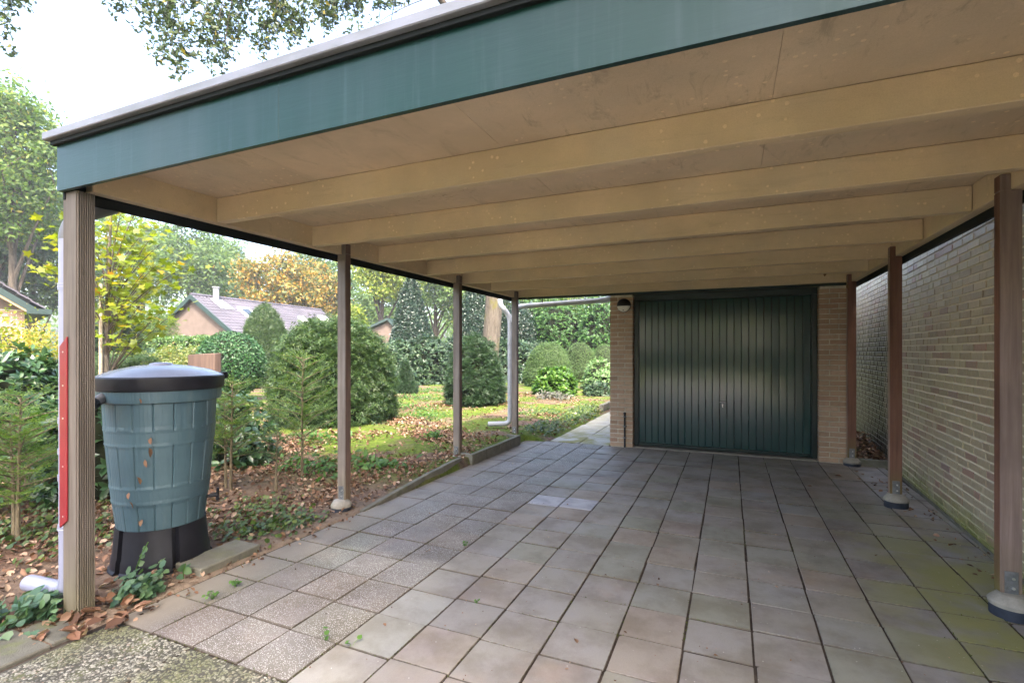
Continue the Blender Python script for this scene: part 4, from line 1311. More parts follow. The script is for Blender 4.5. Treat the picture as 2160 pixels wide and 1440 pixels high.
def rosettes(tips, outs, size, per, r, kind='oval6'):
    """whorls of leaves at shoot tips"""
    n = len(tips)
    P = np.repeat(tips, per, 0); O = np.repeat(outs, per, 0)
    a = np.tile(np.arange(per) * 2 * np.pi / per, n) + np.repeat(r.uniform(0, 6.3, n), per) + r.normal(size=n * per) * .25
    e1 = nrm(np.cross(O, np.array([[.3, .2, .93]]) + r.normal(size=(1, 3)) * .01)); e2 = np.cross(O, e1)
    rad = e1 * np.cos(a)[:, None] + e2 * np.sin(a)[:, None]
    D = nrm(rad * .9 + O * r.uniform(.0, .8, (n * per, 1)) + np.array([0, 0, -.12]))
    nm = nrm(O * 1.0 - D * np.sum(O * D, axis=1, keepdims=True))
    return leaves(P - O * r.uniform(0, .04, (n * per, 1)), size * r.uniform(.6, 1.15, n * per), kind, nm, .25, D, .12, r)

def whorl_shrub(name, label, base, R, H, prof, mat, size, n, seed, per=7, amp=.12, group=None, cat='shrub', z0=0, core=.78, depth=.1):
    root = empty(name, (base[0], base[1], float(gz(base[0], base[1])) + z0)); tag(root, label, cat, group)
    P, N = dome_points(n, R, H, PROF[prof], seed, amp, depth)
    r = np.random.default_rng(seed + 5)
    O = nrm(N * .8 + np.array([0, 0, .7]) + r.normal(size=P.shape) * .35)
    leaf_obj('foliage', rosettes(P, O, size, per, r), M[mat], root)
    m = MB()
    for k in range(9):
        q = P[k * 7 % len(P)]
        m.tube([(q[0] * .08, q[1] * .08, -.03), (q[0] * .4, q[1] * .4, q[2] * .45), tuple(q * .92)], [.016, .011, .005], 5)
    m.build('stems', M['twig'], root)
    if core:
        m = MB(); m.lathe([(R * core * float(PROF[prof](np.array(t_))), H * t_ * .9) for t_ in np.linspace(.05, .95, 9)], 16); m.build('dark_core', M['inner'], root, smooth=True)
    return root

def bez(p0, p1, p2, n):
    return [p0 * (1 - s) ** 2 + p1 * 2 * s * (1 - s) + p2 * s * s for s in [k / n for k in range(n + 1)]]

def sapling(name, label, base, H, R, seed, mat='yew_fresh', nb=26, lean=(0, 0), z_first=.25, needle=.024, stems=1, group=None, dens=1.0, top=.15, cat='shrub'):
    """young yew: thin stem, ascending branches, flat two ranked needle sprays"""
    r = np.random.default_rng(seed)
    bz = float(gz(base[0], base[1]))
    root = empty(name, (base[0], base[1], bz)); tag(root, label, cat, group)
    wood_ = MB(); tw = []
    for s in range(stems):
        h = H * (1 - .18 * s)
        off = Vector((r.uniform(-.1, .1) * s, r.uniform(-.1, .1) * s, 0))
        tipp = Vector((lean[0] + r.uniform(-.12, .12) * (s + .3), lean[1] + r.uniform(-.1, .1) * (s + .3), h)) + off * 2
        st = bez(off + Vector((0, 0, -.04)), Vector((tipp.x * .1 + off.x, tipp.y * .1 + off.y, h * .5)), tipp, 8)
        wood_.tube(st, list(np.linspace(.016, .004, 9)), 7)
        for k in range(nb):
            f = z_first + (1 - z_first) * (k + r.uniform(0, .8)) / nb
            i = min(int(f * 8), 7); p = st[i].lerp(st[i + 1], f * 8 - i)
            a = k * 2.4 + r.uniform(-.4, .4)
            ln = R * (1.05 - f) ** .55 * r.uniform(.65, 1.15) + top * .4
            o = Vector((math.cos(a), math.sin(a), r.uniform(.25, .75)))
            e = p + o.normalized() * ln + Vector((0, 0, -.1 * ln))
            br = bez(p, p.lerp(e, .5) + Vector((0, 0, .06 * ln)), e, 5)
            wood_.tube(br, list(np.linspace(.006, .002, 6)), 4, cap=False)
            nsub = max(3, int(9 * ln / .35 * dens))
            for q in range(nsub):
                u = .15 + .85 * (q + r.uniform(0, 1)) / nsub
                b0 = br[min(int(u * 5), 4)].lerp(br[min(int(u * 5), 4) + 1], u * 5 - min(int(u * 5), 4))
                side = Vector(o).cross(Vector((0, 0, 1))).normalized() * (1 if q % 2 else -1)
                dv = (o.normalized() * .7 + side * r.uniform(.4, 1.0) + Vector((0, 0, r.uniform(-.15, .5)))).normalized()
                tw.append((b0, dv, r.uniform(.07, .16)))
            tw.append((br[-1], o.normalized(), .12))
        tw.append((st[-1], Vector((0, 0, 1)), .14))
    wood_.build('stem', M['twig'], root)
    P, D, NN = [], [], []
    for b0, dv, ln in tw:
        nn_ = max(4, int(ln / .0085))
        sd = dv.cross(Vector((0, 0, 1)));
        sd = sd.normalized() if sd.length > .05 else Vector((1, 0, 0))
        up = sd.cross(dv)
        for i in range(nn_):
            s = (i / nn_) * ln
            P.append(b0 + dv * s)
            D.append((sd * (1 if i % 2 else -1) + dv * .75)); NN.append(up)
    P, D, NN = np.array([tuple(x) for x in P]), nrm(np.array([tuple(x) for x in D])), np.array([tuple(x) for x in NN])
    V, T = leaves(P, needle * r.uniform(.75, 1.25, len(P)), 'spray', NN, .25, D, .18, r)
    leaf_obj('foliage', (V, T), M[mat], root)
    return root

def tree(name, label, base, H, crown_c, crown_r, mat, seed, leaf=.3, nclump=70, per=140, trunk=.25, kind='oval', clump=.16, barkm='bark', group=None, limbs=9, z0=-.1, lean=(0, 0), flat=.7, cat='tree', shell=.55, low=-.85):
    """crown_c: crown centre height, crown_r: (rx, ry, rz)"""
    r = np.random.default_rng(seed)
    root = empty(name, (base[0], base[1], z0)); tag(root, label, cat, group)
    rx, ry, rz = crown_r
    top = Vector((lean[0], lean[1], crown_c + rz * .55))
    m = MB()
    tr = bez(Vector((0, 0, 0)), Vector((lean[0] * .1 + r.uniform(-.2, .2), lean[1] * .1, crown_c * .55)), top, 10)
    m.tube(tr, [trunk * (1.25 if i == 0 else 1) * (1 - .085 * i) for i in range(11)], 12)
    m.build('trunk', M[barkm], root, smooth=True)
    # clump centres
    C = []
    while len(C) < nclump:
        v = r.normal(size=3); v /= np.linalg.norm(v)
        q = (shell + (1 - shell) * r.uniform() ** .5) if r.uniform() < .75 else r.uniform(.1, .7)
        if v[2] < low: continue
        C.append((v[0] * rx * q + lean[0] * .7, v[1] * ry * q + lean[1] * .7, crown_c + v[2] * rz * q))
    C = np.array(C)
    b = MB()
    order = r.permutation(len(C))
    hubs = []
    for i in order[:limbs]:
        e = Vector(C[i]); f = min(max((e.z - H * .12) / (top.z), .25), .85) * r.uniform(.6, .85)
        k = min(int(f * 10), 9); p = tr[k]
        mid = p.lerp(e, .55) + Vector((0, 0, .1 * (e - p).length))
        pts = bez(p, mid, e, 6)
        b.tube(pts, list(np.linspace(trunk * .38, trunk * .08, 7)), 6, cap=False); hubs += pts[3:]
    for i in order[limbs:]:
        e = Vector(C[i])
        p = min(hubs, key=lambda h_: (h_ - e).length)
        b.tube(bez(p, p.lerp(e, .5) + Vector((0, 0, .05 * (e - p).length)), e, 3), list(np.linspace(trunk * .12, trunk * .03, 4)), 4, cap=False)
    b.build('branches', M[barkm], root, smooth=True)
    cr = clump * (rx + ry + rz) / 3 * 2
    n = nclump * per
    CC = np.repeat(C, per, 0)
    sc = np.repeat(r.uniform(.6, 1.35, nclump), per)[:, None]
    off = r.normal(size=(n, 3)) * np.array([1, 1, flat]) * cr * .5 * sc
    P = CC + off
    N = nrm(off + np.array([0, 0, cr * .6]))
    leaf_obj('crown', leaves(P, leaf * r.uniform(.6, 1.3, n), kind, N, .7, None, 1, r), M[mat], root)
    return root

def hedge(name, label, a, b, w, h, mat, size, n, seed, kind='oval', z0=0, cat='hedge', wavy=.06, group=None):
    a, b = Vector(a).to_2d(), Vector(b).to_2d()
    d = b - a; L = d.length; ang = math.atan2(d.y, d.x)
    r = np.random.default_rng(seed)
    root = empty(name, (a.x, a.y, z0), ang); tag(root, label, cat, group)
    face = r.uniform(0, 1, n); x = r.uniform(0, L, n)
    per_ = 2 * h + w
    s = r.uniform(0, per_, n)
    y = np.where(s < h, -w / 2, np.where(s < h + w, -w / 2 + (s - h), w / 2)); z = np.where(s < h, s, np.where(s < h + w, h, h - (s - h - w)))
    N = np.stack([np.zeros(n), np.where(s < h, -1., np.where(s < h + w, 0., 1.)), np.where((s >= h) & (s < h + w), 1., 0.15)], 1)
    bump = wavy * (np.sin(x * 3.1 + seed) + np.sin(x * 7.3 + z * 4 + y * 5))
    ins = r.exponential(.06, n)
    P = np.stack([x, y, z], 1) + N * (bump - ins)[:, None] + r.normal(size=(n, 3)) * .02
    P[:, 2] = np.maximum(P[:, 2], .02)
    leaf_obj('foliage', leaves(P, size * r.uniform(.7, 1.3, n), kind, N, .65, None, 1, r), M[mat], root)
    m = MB(); m.box(.05, L - .05, -w / 2 + .12, w / 2 - .12, 0, h - .13); m.build('dark_core', M['inner'], root)
    return root

# ------------------------------------------------------------------ the garden
g2 = lambda px, d: at(px, d, z=0)
# clipped and free yews
shrub('domed_yew', 'large shaggy domed yew behind the second and third posts', g2(702, 8.9), 1.0, 1.80, 'bun', 'yew', 'frond', .13, 42000, 21, amp=.07, depth=.08, dirs='droop', core=.84, stem=.07, cl=38)
shrub('domed_yew', 'dark egg shaped yew partly hidden by the third post', g2(1002, 11.6), .66, 1.60, 'dome', 'yew_dark', 'frond', .10, 34000, 22, amp=.05, depth=.07, dirs='out', core=.85, cl=40)
shrub('small_yew', 'small dark cone shaped yew beside the large domed yew', g2(855, 14.6), .36, 1.05, 'teardrop', 'yew_dark', 'frond', .09, 9000, 23, amp=.07, depth=.1, dirs='out')
shrub('clipped_yew', 'olive clipped yew mound behind the light green bush', g2(1157, 17.6), .90, 1.55, 'dome', 'yew_clip', 'frond', .085, 23400, 24, amp=.02, depth=.05, dirs='face', core=.9)
shrub('clipped_yew', 'rounded clipped yew mound behind the olive one, nearer the garage', g2(1223, 20.3), .80, 1.62, 'dome', 'yew_clip', 'frond', .085, 12600, 26, amp=.02, depth=.05, dirs='face', core=.9)
shrub('clipped_yew', 'clipped yew mound nearest the garage corner', g2(1276, 20.8), .72, 1.55, 'dome', 'yew_clip', 'frond', .085, 8100, 27, amp=.02, depth=.05, dirs='face', core=.9)
whorl_shrub('rhododendron', 'low light green rhododendron bush beside the path', g2(1172, 14.3), .62, .80, 'dome', 'rhodo_fresh', .15, 420, 28, per=8, amp=.1)
whorl_shrub('variegated_shrub', 'pale variegated shrub at the garage corner', g2(1262, 16.6), .55, 1.05, 'dome', 'variegated', .10, 520, 29, per=7, amp=.14)
whorl_shrub('low_shrub', 'low dull green ground shrub by the path edging', g2(1262, 14.6), .42, .42, 'dome', 'rhodo_pale', .09, 260, 30, per=6)
# rhododendron hedge with holly and laurel behind
for i, (px, d, R, H, lab) in enumerate([(838, 18.3, 1.05, 1.65, 'pale green rhododendron mound beneath the pointed holly'), (900, 19.2, 1.15, 1.85, 'pale green rhododendron mound left of the third post'),
                                        (975, 20.0, 1.15, 1.75, 'rhododendron mound behind the egg shaped yew'), (1075, 20.5, 1.2, 1.75, 'rhododendron mound behind the rear downpipe'), (1128, 21.2, 1.1, 1.7, 'rhododendron mound behind the clipped yews')]):
    whorl_shrub('rhododendron', lab, g2(px, d), R, H, 'dome', 'rhodo_pale', .135, 1150, 31 + i, per=8, amp=.12, group='rhododendrons in a row')
shrub('holly_tree', 'pointed glossy holly tree above the rhododendrons', g2(868, 22.5), 1.75, 5.3, 'pyramid', 'holly', 'oval', .085, 46000, 41, cat='tree', amp=.14, depth=.16, njit=1.0, dirs=None, core=.6, stem=.12)
shrub('holly_tree', 'dark holly tree behind the grey tree trunk', g2(1000, 22.0), 1.7, 4.4, 'teardrop', 'holly', 'oval', .085, 38000, 42, cat='tree', amp=.12, depth=.15, njit=1.0, dirs=None, core=.7, stem=.12)
shrub('holly_tree', 'dark holly tree right of the grey tree trunk', g2(1082, 23.5), 1.35, 3.6, 'dome', 'holly', 'oval', .09, 24000, 43, cat='tree', amp=.12, depth=.15, njit=1.0, dirs=None, core=.7, stem=.12)
whorl_shrub('cherry_laurel', 'tall dark green cherry laurel behind the garage corner', g2(1180, 24.5), 2.0, 3.8, 'dome', 'laurel', .14, 2600, 44, per=7, amp=.13, cat='tree', core=.7, depth=.14)
whorl_shrub('cherry_laurel', 'tall cherry laurel beside the garage wall', g2(1268, 23.5), 1.5, 4.0, 'dome', 'laurel', .14, 1700, 45, per=7, amp=.13, cat='tree', core=.7, depth=.14)
whorl_shrub('cherry_laurel', 'cherry laurel right of the rear downpipe', g2(1115, 25.5), 1.5, 3.9, 'dome', 'laurel', .14, 1600, 46, per=7, amp=.13, cat='tree', core=.7, depth=.14)
# left half
shrub('clipped_ball', 'dark green clipped evergreen ball behind the barrel', g2(488, 12.4), .80, 1.62, 'ball', 'boxleaf', 'oval6', .062, 15000, 51, amp=.03, depth=.07, njit=.7, dirs='face', core=.88, z0=.12)
shrub('conical_shrub', 'fuzzy grey green conical shrub before the long roof', g2(560, 17.5), 1.08, 2.9, 'egg', 'yew', 'frond', .15, 26000, 52, amp=.05, depth=.09, dirs='up', core=.82)
shrub('round_yew', 'very dark round yew behind the young maple', g2(226, 15.0), .85, 1.75, 'ball', 'yew_dark', 'frond', .11, 18000, 53, amp=.06, depth=.1, cl=40, dirs='out', core=.85, z0=.95, stem=.08)
hedge('hedge', 'glossy clipped hedge in front of the long low house', g2(300, 22.0), g2(482, 20.5), 1.3, 1.92, 'hedge_fresh', .10, 16000, 54)
hedge('hedge', 'second lower clipped hedge behind the pale shrubs', g2(262, 19.5), g2(425, 18.0), 1.0, 1.35, 'rhodo_pale', .10, 12000, 55)
hedge('hedge', 'small square hedge behind the rain barrel lid', g2(196, 10.5), g2(312, 10.2), .75, 1.22, 'yew', .085, 15000, 56, kind='frond')
shrub('pale_shrub', 'pale yellow green flowering shrubs left of the clipped ball', g2(385, 14.5), 1.15, 1.35, 'dome', 'hedge_pale', 'oval', .085, 9000, 57, amp=.2, depth=.2, njit=1, dirs=None, core=.6)
shrub('pale_shrub', 'pale yellow hedge top beyond the small square hedge', g2(270, 15.0), 1.3, 1.28, 'dome', 'hedge_pale', 'oval', .085, 9000, 58, amp=.12, depth=.15, njit=1, dirs=None, core=.7)
shrub('feathery_conifer', 'feathery green conifer between maple and long roof', g2(330, 25), 1.7, 3.9, 'teardrop', 'tree_green', 'frond', .24, 11000, 59, cat='tree', amp=.2, depth=.22, dirs='droop', core=.55, stem=.1)
whorl_shrub('rhododendron', 'dark glossy rhododendron at the left edge of the garden', g2(28, 5.6), .82, 1.36, 'dome', 'rhodo', .12, 760, 60, per=8, amp=.12)
whorl_shrub('rhododendron', 'small broad leaved rhododendron sprouting left of the downpipe', g2(72, 4.4), .40, .78, 'dome', 'rhodo_fresh', .13, 70, 61, per=6, amp=.2, core=0)
whorl_shrub('rhododendron', 'dark leaved rhododendron between front post and barrel', g2(212, 4.6), .42, 1.02, 'dome', 'rhodo', .12, 170, 62, per=7, amp=.15)
whorl_shrub('rhododendron', 'dark leaved rhododendron right behind the rain barrel', g2(500, 5.9), .42, .80, 'dome', 'rhodo', .12, 130, 63, per=7, amp=.15, core=.5)
shrub('golden_shrub', 'small golden yellow shrub left of the downpipe', g2(82, 12.5), .6, 2.0, 'dome', 'golden', 'oval', .085, 3500, 64, amp=.2, depth=.25, njit=1, dirs=None, core=.4)
shrub('yellow_green_shrub', 'airy yellow green shrub before the brick house corner', g2(25, 9.5), .75, 2.1, 'dome', 'maple', 'oval', .09, 1500, 65, amp=.25, depth=.3, njit=1, dirs=None, core=0, stem=.02)
# young yews at the edge of the drive
sapling('young_yew', 'young yew with two thin stems left of the downpipe', at(38, 3.5, z=0), 1.02, .46, 71, nb=32, stems=2, z_first=.32, dens=1.3)
sapling('young_yew', 'low young yew at the left edge of the picture', at(-20, 3.9, z=0), .95, .45, 72, nb=26, z_first=.2, dens=1.5)
sapling('young_yew', 'airy young yew left of the second post', at(637, 5.3, z=0), 1.28, .62, 73, nb=34, z_first=.26, dens=1.3)
sapling('young_yew', 'young yew with forked stems beside the rain barrel', at(487, 4.8, z=0), 1.05, .42, 74, nb=26, stems=2, z_first=.34, dens=1.5)
sapling('young_yew', 'short thin young yew between two taller ones', at(582, 4.85, z=0), .60, .26, 75, nb=12, z_first=.4, mat='yew')

# ------------------------------------------------------------------ trees
# oak whose trunk stands behind the carport, its limbs hang over the roof
def big_oak():
    base = g2(1042, 12.4)
    r = np.random.default_rng(81)
    root = empty('oak_tree', (base.x, base.y, .05)); tag(root, 'tall oak with grey trunk behind the carport and branches hanging over its roof', 'tree')
    B = Vector((base.x, base.y, 0))
    m = MB()
    tr = [Vector((0, 0, -.1)), Vector((-.02, -.02, .4)), Vector((-.10, -.05, 1.2)), Vector((-.02, 0, 2.2)), Vector((.05, 0, 3.5)), Vector((0, 0, 5.5)), Vector((.1, .1, 8)), Vector((.2, .2, 11)), Vector((.3, .2, 14))]
    m.tube(tr, [.34, .25, .225, .215, .20, .19, .16, .11, .05], 18); m.build('trunk', M['bark_grey'], root, smooth=True)
    # sprays seen against the sky: photo column, row and depth of each spray, drooping from limbs above
    sp = [(265, 15, 10.5), (300, 35, 10.5), (330, 20, 10.6), (345, 62, 10.4), (310, 85, 10.3), (360, 95, 10.5), (385, 20, 10.8), (345, 130, 10.2), (380, 150, 10.2), (400, 120, 10.4), (335, 118, 10.2), (370, 165, 10.1),
          (440, 60, 11), (455, 100, 11), (470, 130, 10.8), (490, 30, 11.2), (505, 65, 11), (500, 95, 10.9), (440, 95, 10.8), (465, 155, 10.6), (520, 20, 11.2), (440, 140, 10.6), (545, 85, 11.2), (570, 70, 11.4), (595, 55, 11.4), (610, 85, 11.2), (560, 108, 11), (640, 78, 11.4), (540, 120, 10.9), (620, 100, 11.2),
          (670, 20, 11.8), (700, 40, 11.9), (690, 70, 11.6), (730, 20, 12), (760, 35, 12), (800, 15, 12.2), (830, 5, 12.2), (720, 5, 11.8), (680, 45, 11.6), (750, 8, 12), (560, 10, 11.2), (250, 30, 10.4), (420, 15, 10.8), (15, 15, 10), (40, 5, 10), (5, 50, 10), (52, 30, 9.8), (8, 105, 9.8)]
    ends = [at(px, d, py) - B for px, py, d in sp]
    # crown above
    for k in range(75):
        v = r.normal(size=3); v /= np.linalg.norm(v)
        ends.append(Vector((v[0] * 5.2, v[1] * 5.2, 11.5 + v[2] * 3.8)))
    ends = [e for e in ends]
    b = MB(); hubs = []
    for e, zf in ((at(300, 10.6, -330) - B, 9.6), (at(470, 11, -310) - B, 9.9), (at(620, 11.3, -260) - B, 10.2), (at(740, 12, -220) - B, 10.5), (at(20, 10, -350) - B, 10.0), (Vector((3.5, 1, 11)), 7), (Vector((0, 4, 11.5)), 7.5), (Vector((-3, -3, 12)), 8), (Vector((2, -3.5, 12)), 8.2)):
        p0 = Vector((0, 0, zf)); mid = p0.lerp(e, .5) + Vector((0, 0, 1.0))
        pts = bez(p0, mid, e, 9); b.tube(pts, list(np.linspace(.11, .02, 10)), 7, cap=False); hubs += pts[2:]
    P, S, O = [], [], []
    for i, e in enumerate(ends):
        h = min(hubs, key=lambda q: (q - e).length + (2 if q.z < e.z else 0))
        mid = h.lerp(e, .55) + Vector((0, 0, .25))
        pts = bez(h, mid, e, 6); b.tube(pts, list(np.linspace(.014, .004, 7)), 5, cap=False)
        near = i < len(sp)
        nn = 105 if near else 130
        rad = .17 if near else .85
        tot = 0
        while tot < nn:
            u = pts[-1].lerp(pts[3], r.uniform(0, 1) ** 1.3 * (.55 if near else .4))
            c = np.array(u) + r.normal(size=3) * rad * np.array([.5, .5, .42])
            tw = r.integers(3, 6)
            P += [c + r.normal(size=3) * .05 for _ in range(tw)]; tot += tw
    P = np.array(P)
    b.build('branches', M['bark_dark'], root, smooth=True)
    leaf_obj('crown', leaves(P, .125 * r.uniform(.7, 1.25, len(P)), 'oak', None, 1.0, None, 1, r), M['oak_leaf'], root)
big_oak()

# young maple with stake
def maple():
    base = g2(222, 8.2); B = Vector((base.x, base.y, 0)); r = np.random.default_rng(82)
    z0 = float(gz(base.x, base.y))
    root = empty('maple_tree', (base.x, base.y, z0)); tag(root, 'young yellow green maple with slender trunk behind the barrel', 'tree')
    m = MB(); top = at(234, 8.2, 470) - B
    tr = bez(Vector((0, 0, -.05)), Vector((.02, 0, 1.8)), top, 9); m.tube(tr, list(np.linspace(.055, .018, 10)), 10); m.build('trunk', M['bark_grey'], root, smooth=True)
    tips = [(250, 480), (280, 470), (310, 500), (340, 530), (300, 545), (330, 575), (365, 585), (390, 578), (350, 560), (260, 520), (285, 575), (245, 560), (300, 610), (330, 620), (275, 640), (310, 660), (345, 670), (375, 672), (290, 690), (320, 692), (258, 600), (235, 640), (215, 670), (240, 690),
            (205, 510), (190, 560), (205, 600), (120, 500), (100, 580), (95, 590), (150, 540), (170, 480), (140, 590), (330, 505), (290, 520), (260, 660), (225, 535), (275, 500), (310, 585), (355, 600), (265, 700), (300, 705), (225, 450), (260, 445), (290, 455)]
    b = MB(); P, N = [], []
    for px, py in tips:
        e = at(px, 8.2 + r.uniform(-.7, .7), py) - B
        f = max(.25, min(.95, (e.z - .5) / top.z * .82)); k = min(int(f * 9), 8)
        p = tr[k]; pts = bez(p, p.lerp(e, .5) + Vector((0, 0, .18)), e, 5)
        b.tube(pts, list(np.linspace(.012, .003, 6)), 5, cap=False)
        for q in range(24):
            u = r.uniform(.45, 1.08); i = min(int(u * 5), 4)
            c = pts[i].lerp(pts[i + 1], u * 5 - i)
            P.append(np.array(c) + r.normal(size=3) * np.array([.17, .17, .075]))
    b.build('branches', M['bark'], root)
    P = np.array(P)
    leaf_obj('crown', leaves(P, .115 * r.uniform(.7, 1.25, len(P)), 'maple', np.array([0, 0, 1.0]), .5, None, 1, r), M['maple'], root)
    s = at(212, 8.1, z=0); m = MB(s.x, s.y, 0); m.tube([(s.x, s.y, -.1), (s.x + .01, s.y, 2.35)], [.028, .026], 8)
    o = m.build('tree_stake', M['stake'], None, loc=(s.x, s.y, z0)); tag(o, 'thin wooden stake beside the young maple trunk', 'stake')
maple()

# background trees: px, depth, top row, half width px, low row, material
def bg(lab, px, d, top, hw, low, mat, seed, name='broadleaf_tree', leaf=.30, ncl=80, per=130, trunk=.28, clump=.15, **k):
    zt = HCAM + (CY - top) * d / FOC; zl = max(1.2, HCAM + (CY - low) * d / FOC)
    R = hw * d / FOC
    tree(name, lab, g2(px, d), zt, (zt + zl) / 2, (R, R * .8, (zt - zl) / 2 * 1.0), mat, seed, leaf, ncl, per, trunk, clump=clump, group=None, **k)
bg('tall bright green tree rising left of the carport roof', 25, 27, 165, 105, 560, 'tree_green', 101, leaf=.26, ncl=130, per=150)
bg('dark green tree filling the left edge behind the brick house', 70, 34, 330, 95, 690, 'tree_dark', 102, leaf=.30, ncl=110)
bg('dark tree standing above the brick house corner', -30, 30, 300, 80, 640, 'tree_dark', 103, leaf=.30)
bg('green tree behind the reeded front post', 165, 42, 400, 90, 680, 'tree_teal', 104, leaf=.34)
bg('pale teal green tree left of the flue', 400, 46, 455, 85, 650, 'tree_teal', 105, leaf=.33, ncl=95)
bg('light green tree above the young maple', 300, 50, 450, 75, 660, 'tree_green', 106, leaf=.36)
bg('green tree behind the metal flue', 470, 55, 505, 70, 660, 'tree_teal', 107, leaf=.36)
bg('orange autumn tree behind the long roof', 588, 44, 530, 92, 690, 'tree_orange', 108, leaf=.30, ncl=95, per=140, barkm='bark_dark')
bg('second orange green tree right of the autumn tree', 668, 48, 560, 62, 690, 'tree_orange', 109, leaf=.32, ncl=60, barkm='bark_dark')
bg('green tree between autumn tree and second post', 690, 60, 500, 80, 690, 'tree_teal', 110, leaf=.4)
bg('yellow green tree with dark trunk right of the second post', 800, 38, 480, 75, 650, 'tree_yellowgreen', 111, leaf=.27, ncl=85, barkm='bark_dark', lean=(1.0, 0))
bg('hazy green tree behind the pointed holly', 920, 46, 500, 85, 690, 'tree_teal', 112, leaf=.34)
bg('green tree behind the grey oak trunk', 1010, 44, 520, 75, 700, 'tree_green', 113, leaf=.34)
bg('green tree behind the tall laurels', 1180, 42, 520, 110, 700, 'tree_green', 114, leaf=.34)
bg('low bright green tree beyond the domed yew', 745, 30, 640, 40, 735, 'tree_yellowgreen', 115, leaf=.22, ncl=45)
bg('bluish conifer mass left of the holly', 800, 52, 600, 60, 720, 'tree_teal', 116, leaf=.3)
# far belt of wood closing the view
r_ = np.random.default_rng(120)
P = []
for k in range(260):
    a = r_.uniform(-.95, .42); d_ = r_.uniform(70, 95)
    px = CX + FOC * math.tan(a)
    c = at(px, d_, z=0); hh = r_.uniform(6, 11)
    n_ = 110
    q = r_.normal(size=(n_, 3)) * np.array([2.6, 2.6, hh * .35]) + np.array([c.x, c.y, hh * .5])
    q[:, 2] = np.abs(q[:, 2])
    P.append(q)
P = np.concatenate(P)
o = leaf_obj('far_wood', leaves(P, .75 * r_.uniform(.6, 1.3, len(P)), 'oval', None, 1, None, 1, r_), M['tree_teal']); tag(o, 'far wood closing the view between the trunks', 'trees', kind='stuff')
# trees across the street behind the camera: they shade the drive and show in the glossy door
for i, (x, y, hgt, R, mat, lab, cc) in enumerate([(7.4, -6.2, 15, 3.3, 'tree_green', 'tall tree behind the viewer shading the carport', .78), (-3.0, -30, 10, 5, 'tree_yellowgreen', 'yellow green tree across the street behind the viewer', .58),
                                                   (2.0, -6.3, 15, 3.6, 'tree_green', 'tall tree standing straight behind the viewer', .78), (9.0, -4.0, 15, 3.6, 'tree_green', 'tall tree beyond the house shading the drive', .78), (-13, -32, 10, 5, 'tree_green', 'tree across the street on the garden side', .58), (6, -33, 10, 5, 'tree_yellowgreen', 'yellow green tree far behind the viewer', .58)]):
    tree('broadleaf_tree', lab, (x, y), hgt, hgt * cc, (R, R, hgt * min(.40, 1 - cc)), mat, 140 + i, .24, 110, 150, .24, clump=.15, z0=-.1)
hedge('hedge', 'sunlit hedge across the street behind the viewer', (-16, -22), (14, -22), 1.4, 1.5, 'laurel', .14, 20000, 150)

# ------------------------------------------------------------------ ground cover, litter, weeds
def scatter(n, x0, x1, y0, y1, seed, accept=None):
    r = np.random.default_rng(seed)
    X = r.uniform(x0, x1, n); Y = r.uniform(y0, y1, n)
    if accept is not None:
        k = r.uniform(0, 1, n) < accept(X, Y); X, Y = X[k], Y[k]
    return X, Y, r
def pn(X, Y, s, o=0):
    return .5 + .25 * (np.sin(X * s + o + 2 * np.sin(Y * s * .7 + o)) + np.sin(Y * s * 1.3 - X * s * .6 + o * 2 + 1.5 * np.sin(X * s * .9)))
# leaf litter on the beds
def acc(X, Y):
    near = sm(5.6, 3.8, Y) * .85 + .10
    a = near * (.25 + 1.0 * pn(X, Y, 2.3, 1)) + .5 * sm(.62, .8, pn(X, Y, 1.6, 4))
    a = a + .55 * sm(-6.2, -5.2, X) * sm(3.8, 4.4, Y) * sm(7.0, 6.0, Y) * sm(.35, .6, pn(X, Y, 2.0, 3))
    a = a * np.where((X > -3.35) & (Y > 2.4) & (Y < 4.4), .25, 1)
    return np.where((X > -2.98) & (Y < 7.3), 0, a)
X, Y, r_ = scatter(90000, -9.5, -2.6, 1.25, 13.5, 161, acc)
P = np.stack([X, Y, gz(X, Y) + r_.uniform(.003, .02, len(X))], 1)
o = leaf_obj('leaf_litter', leaves(P, .040 * r_.uniform(.45, 1.5, len(P)), 'dry', None, .5, None, 1, r_), M['dry_leaf']); tag(o, 'brown fallen leaves littering the garden beds', 'leaves', kind='stuff')
# moss tufts
def accm(X, Y): return np.where((X > -2.98) & (Y < 7.3), 0, sm(3.3, 5.0, Y) * sm(.42, .62, pn(X, Y, 1.1, 2)))
X, Y, r_ = scatter(90000, -9.5, -2.65, 3.3, 14, 162, accm)
P = np.stack([X, Y, gz(X, Y)], 1)
o = leaf_obj('moss', leaves(P, .028 * r_.uniform(.5, 1.4, len(P)), 'needle', None, 2.0, np.array([0, 0, 1.0]), .6, r_), M['moss_tuft']); tag(o, 'yellow green moss covering the garden ground', 'moss', kind='stuff')
